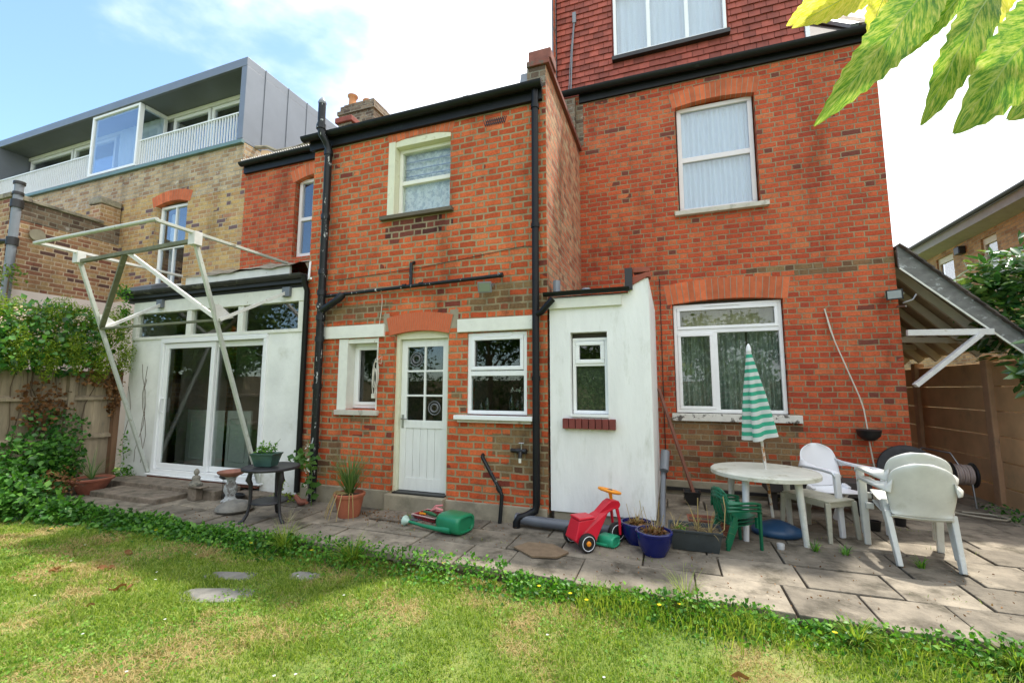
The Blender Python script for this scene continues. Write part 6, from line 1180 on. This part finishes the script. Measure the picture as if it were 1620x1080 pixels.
tree('broad green garden tree mirrored in the kitchen window', -2.6, -6.6, 4.6, 2.3, treem); tree('pale leaved garden tree mirrored in the living room window', 1.6, -6.0, 4.9, 2.2, treem2); tree('dark garden tree mirrored in the sliding doors', -7.0, -6.8, 6.8, 2.8, treem); tree('large tree added far left to darken the high windows of the garden room', -16.5, -1.8, 6.5, 3.0, treem, 6500, .2); tree('larger tree added beyond the far left one to darken the glass', -21.5, -6.0, 8.0, 3.6, treem, 6500, .24); tree('tall garden tree far right behind the camera', 5.6, -7.0, 5.2, 2.3, treem); tree('bushy garden tree mirrored at the left end of the glass', -11.5, -6.5, 7.0, 2.9, treem, 6500)  # far left pair added so the high panes mirror dark foliage, not sky
g = MB(); g.box(-16, 12, -9.6, -9.5, -.1, 1.9); tag(g.build('back_fence', wood), 'plain timber fence at the far end of the garden, mirrored in the windows', 'fence')
tag(leafcloud('hedge', np.column_stack([rng.uniform(-14, 9, 7000), rng.normal(-8.6, .35, 7000), rng.uniform(-.1, 2.1, 7000)]), .16, treem), 'long hedge at the far end of the garden, mirrored in the windows', 'hedge', None, 'stuff')
# ------------------------------------------------------------------ variegated leaves hanging close to the camera
def vari(name, yellow=0):
    m, t, b, o = newmat(name); uv = t.nodes.new('ShaderNodeUVMap'); uv.uv_map = 'UVMap'; sp = t.nodes.new('ShaderNodeSeparateXYZ'); t.links.new(uv.outputs[0], sp.inputs[0])
    av = M(t, 'ABSOLUTE', sp.outputs[1]); s_ = M(t, 'SUBTRACT', M(t, 'MULTIPLY', sp.outputs[0], 13), M(t, 'MULTIPLY', av, 2.6))
    cb = t.nodes.new('ShaderNodeCombineXYZ'); t.links.new(M(t, 'MULTIPLY', s_, 4.2), cb.inputs[0]); t.links.new(M(t, 'MULTIPLY', sp.outputs[1], 4.5), cb.inputs[1]); oc = t.nodes.new('ShaderNodeObjectInfo'); t.links.new(M(t, 'MULTIPLY', oc.outputs['Random'], 40), cb.inputs[2])
    f = noise(t, 1.0, 6, .72, vec=cb.outputs[0]); f2 = noise(t, .35, 3, .6, vec=cb.outputs[0]); v = M(t, 'ADD', M(t, 'MULTIPLY', f, .65), M(t, 'MULTIPLY', f2, .35))
    if yellow: c = ramp(t, v, [(.36, (.30, .46, .02)), (.45, (.62, .66, .04)), (.54, (.84, .78, .12)), (.7, (.88, .85, .32))])  # backlight glow put into the colours of this yellow copy
    else: c = ramp(t, v, [(.36, (.06, .19, .02)), (.46, (.14, .34, .03)), (.52, (.38, .52, .06)), (.62, (.66, .68, .20))])
    fr = M(t, 'FRACT', s_); vn = M(t, 'LESS_THAN', M(t, 'MINIMUM', fr, M(t, 'SUBTRACT', 1, fr)), .035); mi_ = M(t, 'LESS_THAN', av, .035)
    c = mix(t, M(t, 'MULTIPLY', M(t, 'MAXIMUM', vn, mi_), .55), c, (.42, .56, .16) if not yellow else (.7, .72, .2))
    t.links.new(c, b.inputs['Base Color']); b.inputs['Roughness'].default_value = .35; tr = t.nodes.new('ShaderNodeBsdfTranslucent'); t.links.new(c, tr.inputs[0]); ms = t.nodes.new('ShaderNodeMixShader'); ms.inputs[0].default_value = .7
    bump(t, b, M(t, 'SUBTRACT', f, M(t, 'MULTIPLY', vn, .6)), .5, .002)
    t.links.new(b.outputs[0], ms.inputs[1]); t.links.new(tr.outputs[0], ms.inputs[2]); t.links.new(ms.outputs[0], o.inputs[0]); return m
vg, vy = vari('variegated leaf'), vari('sunlit yellow leaf', 1)
SB = thing('overhanging_shrub', 'large variegated serrated leaves hanging in front of the sky at the top right', 'shrub', (.9, .9, 2.3))
def at(px, py, Y):
    d = _F*FOC+_R*(px-810)+_U*(540-py); return Vector((0, 0, CAMH))+d*(Y/d.y)
def bleaf(b, t_, w_, Yb, Yt, mt, bulge=.5, curl=.3, bend=0):
    """serrated pointed leaf from base to tip, width w_ in metres"""
    B, T = at(*b, Yb), at(*t_, Yt); ax_ = T-B; l = ax_.length; ax_.normalize(); nrm = Vector((.25, -1, -.35)); nrm = (nrm-ax_*nrm.dot(ax_)).normalized(); sd = ax_.cross(nrm); n = 45; rows = []; rr = random.Random(int(b[0]+t_[1]))
    for i in range(n+1):
        u_ = i/n; w = w_*.5*(math.sin(PI*min(1, u_**(math.log(.5)/math.log(bulge)))))**.8 if 0 < u_ < 1 else .001
        sr = 1+((-.045, .01, .075)[i % 3])*(u_ > .22)*(1.3 if u_ > .6 else .8)
        c_ = B+ax_*l*u_+nrm*l*curl*.25*math.sin(PI*u_)+sd*bend*l*math.sin(PI*u_)
        rows.append([tuple(c_+sd*w*v*(sr if abs(v) == 1 else 1)+nrm*(abs(v)*w*.25)+nrm*.002*math.sin(u_*26+v*3)) for v in (-1, -.66, -.33, 0, .33, .66, 1)])
    g = MB(); g.grid(rows); o = g.build('leaf', mt, SB, smooth=80, recalc=False); ul = o.data.uv_layers.new(name='UVMap')
    for lp in o.data.loops: ul.data[lp.index].uv = ((lp.vertex_index//7)/n, (-1, -.66, -.33, 0, .33, .66, 1)[lp.vertex_index % 7])
    k = MB(); k.tube([tuple(Vector(r_[3])+nrm*.0006) for r_ in rows[:-2]], [.0012*(1-.8*i/n) for i in range(n-1)], 5); k.build('midrib', mat('leaf midrib', (.34, .46, .12), .5, .05), o)
bleaf((1400, -60), (1244, 41), .050, .88, .92, vy, .55); bleaf((1430, -50), (1253, 44), .062, .90, .86, vy, .5); bleaf((1405, -50), (1372, 62), .06, .93, .93, vy, .5)
bleaf((1500, -75), (1288, 200), .082, .84, .80, vg, .40); bleaf((1530, -80), (1392, 114), .060, .94, .96, vg, .55); bleaf((1570, -70), (1421, 98), .034, .93, .95, vg, .5)
bleaf((1590, -50), (1457, 199), .066, .90, .84, vg, .58, .3, .06); bleaf((1600, -50), (1538, 72), .045, .98, .98, vy, .5); bleaf((1720, -40), (1508, 212), .104, .86, .80, vg, .60, .3, .06); bleaf((1760, 10), (1593, 190), .10, .92, .86, vg, .6)
g = MB(); J = at(1600, -90, .92); g.tube([J+Vector((1.0, .5, -2.5)), J+Vector((.7, .2, -1.2)), J+Vector((.3, .0, .1)), J], [.016, .013, .009, .006], 8)
for px in (1410, 1490, 1560, 1660): g.tube([J, at(px, -75, .90)], .004, 6)
g.build('branch', bark, SB, smooth=60)
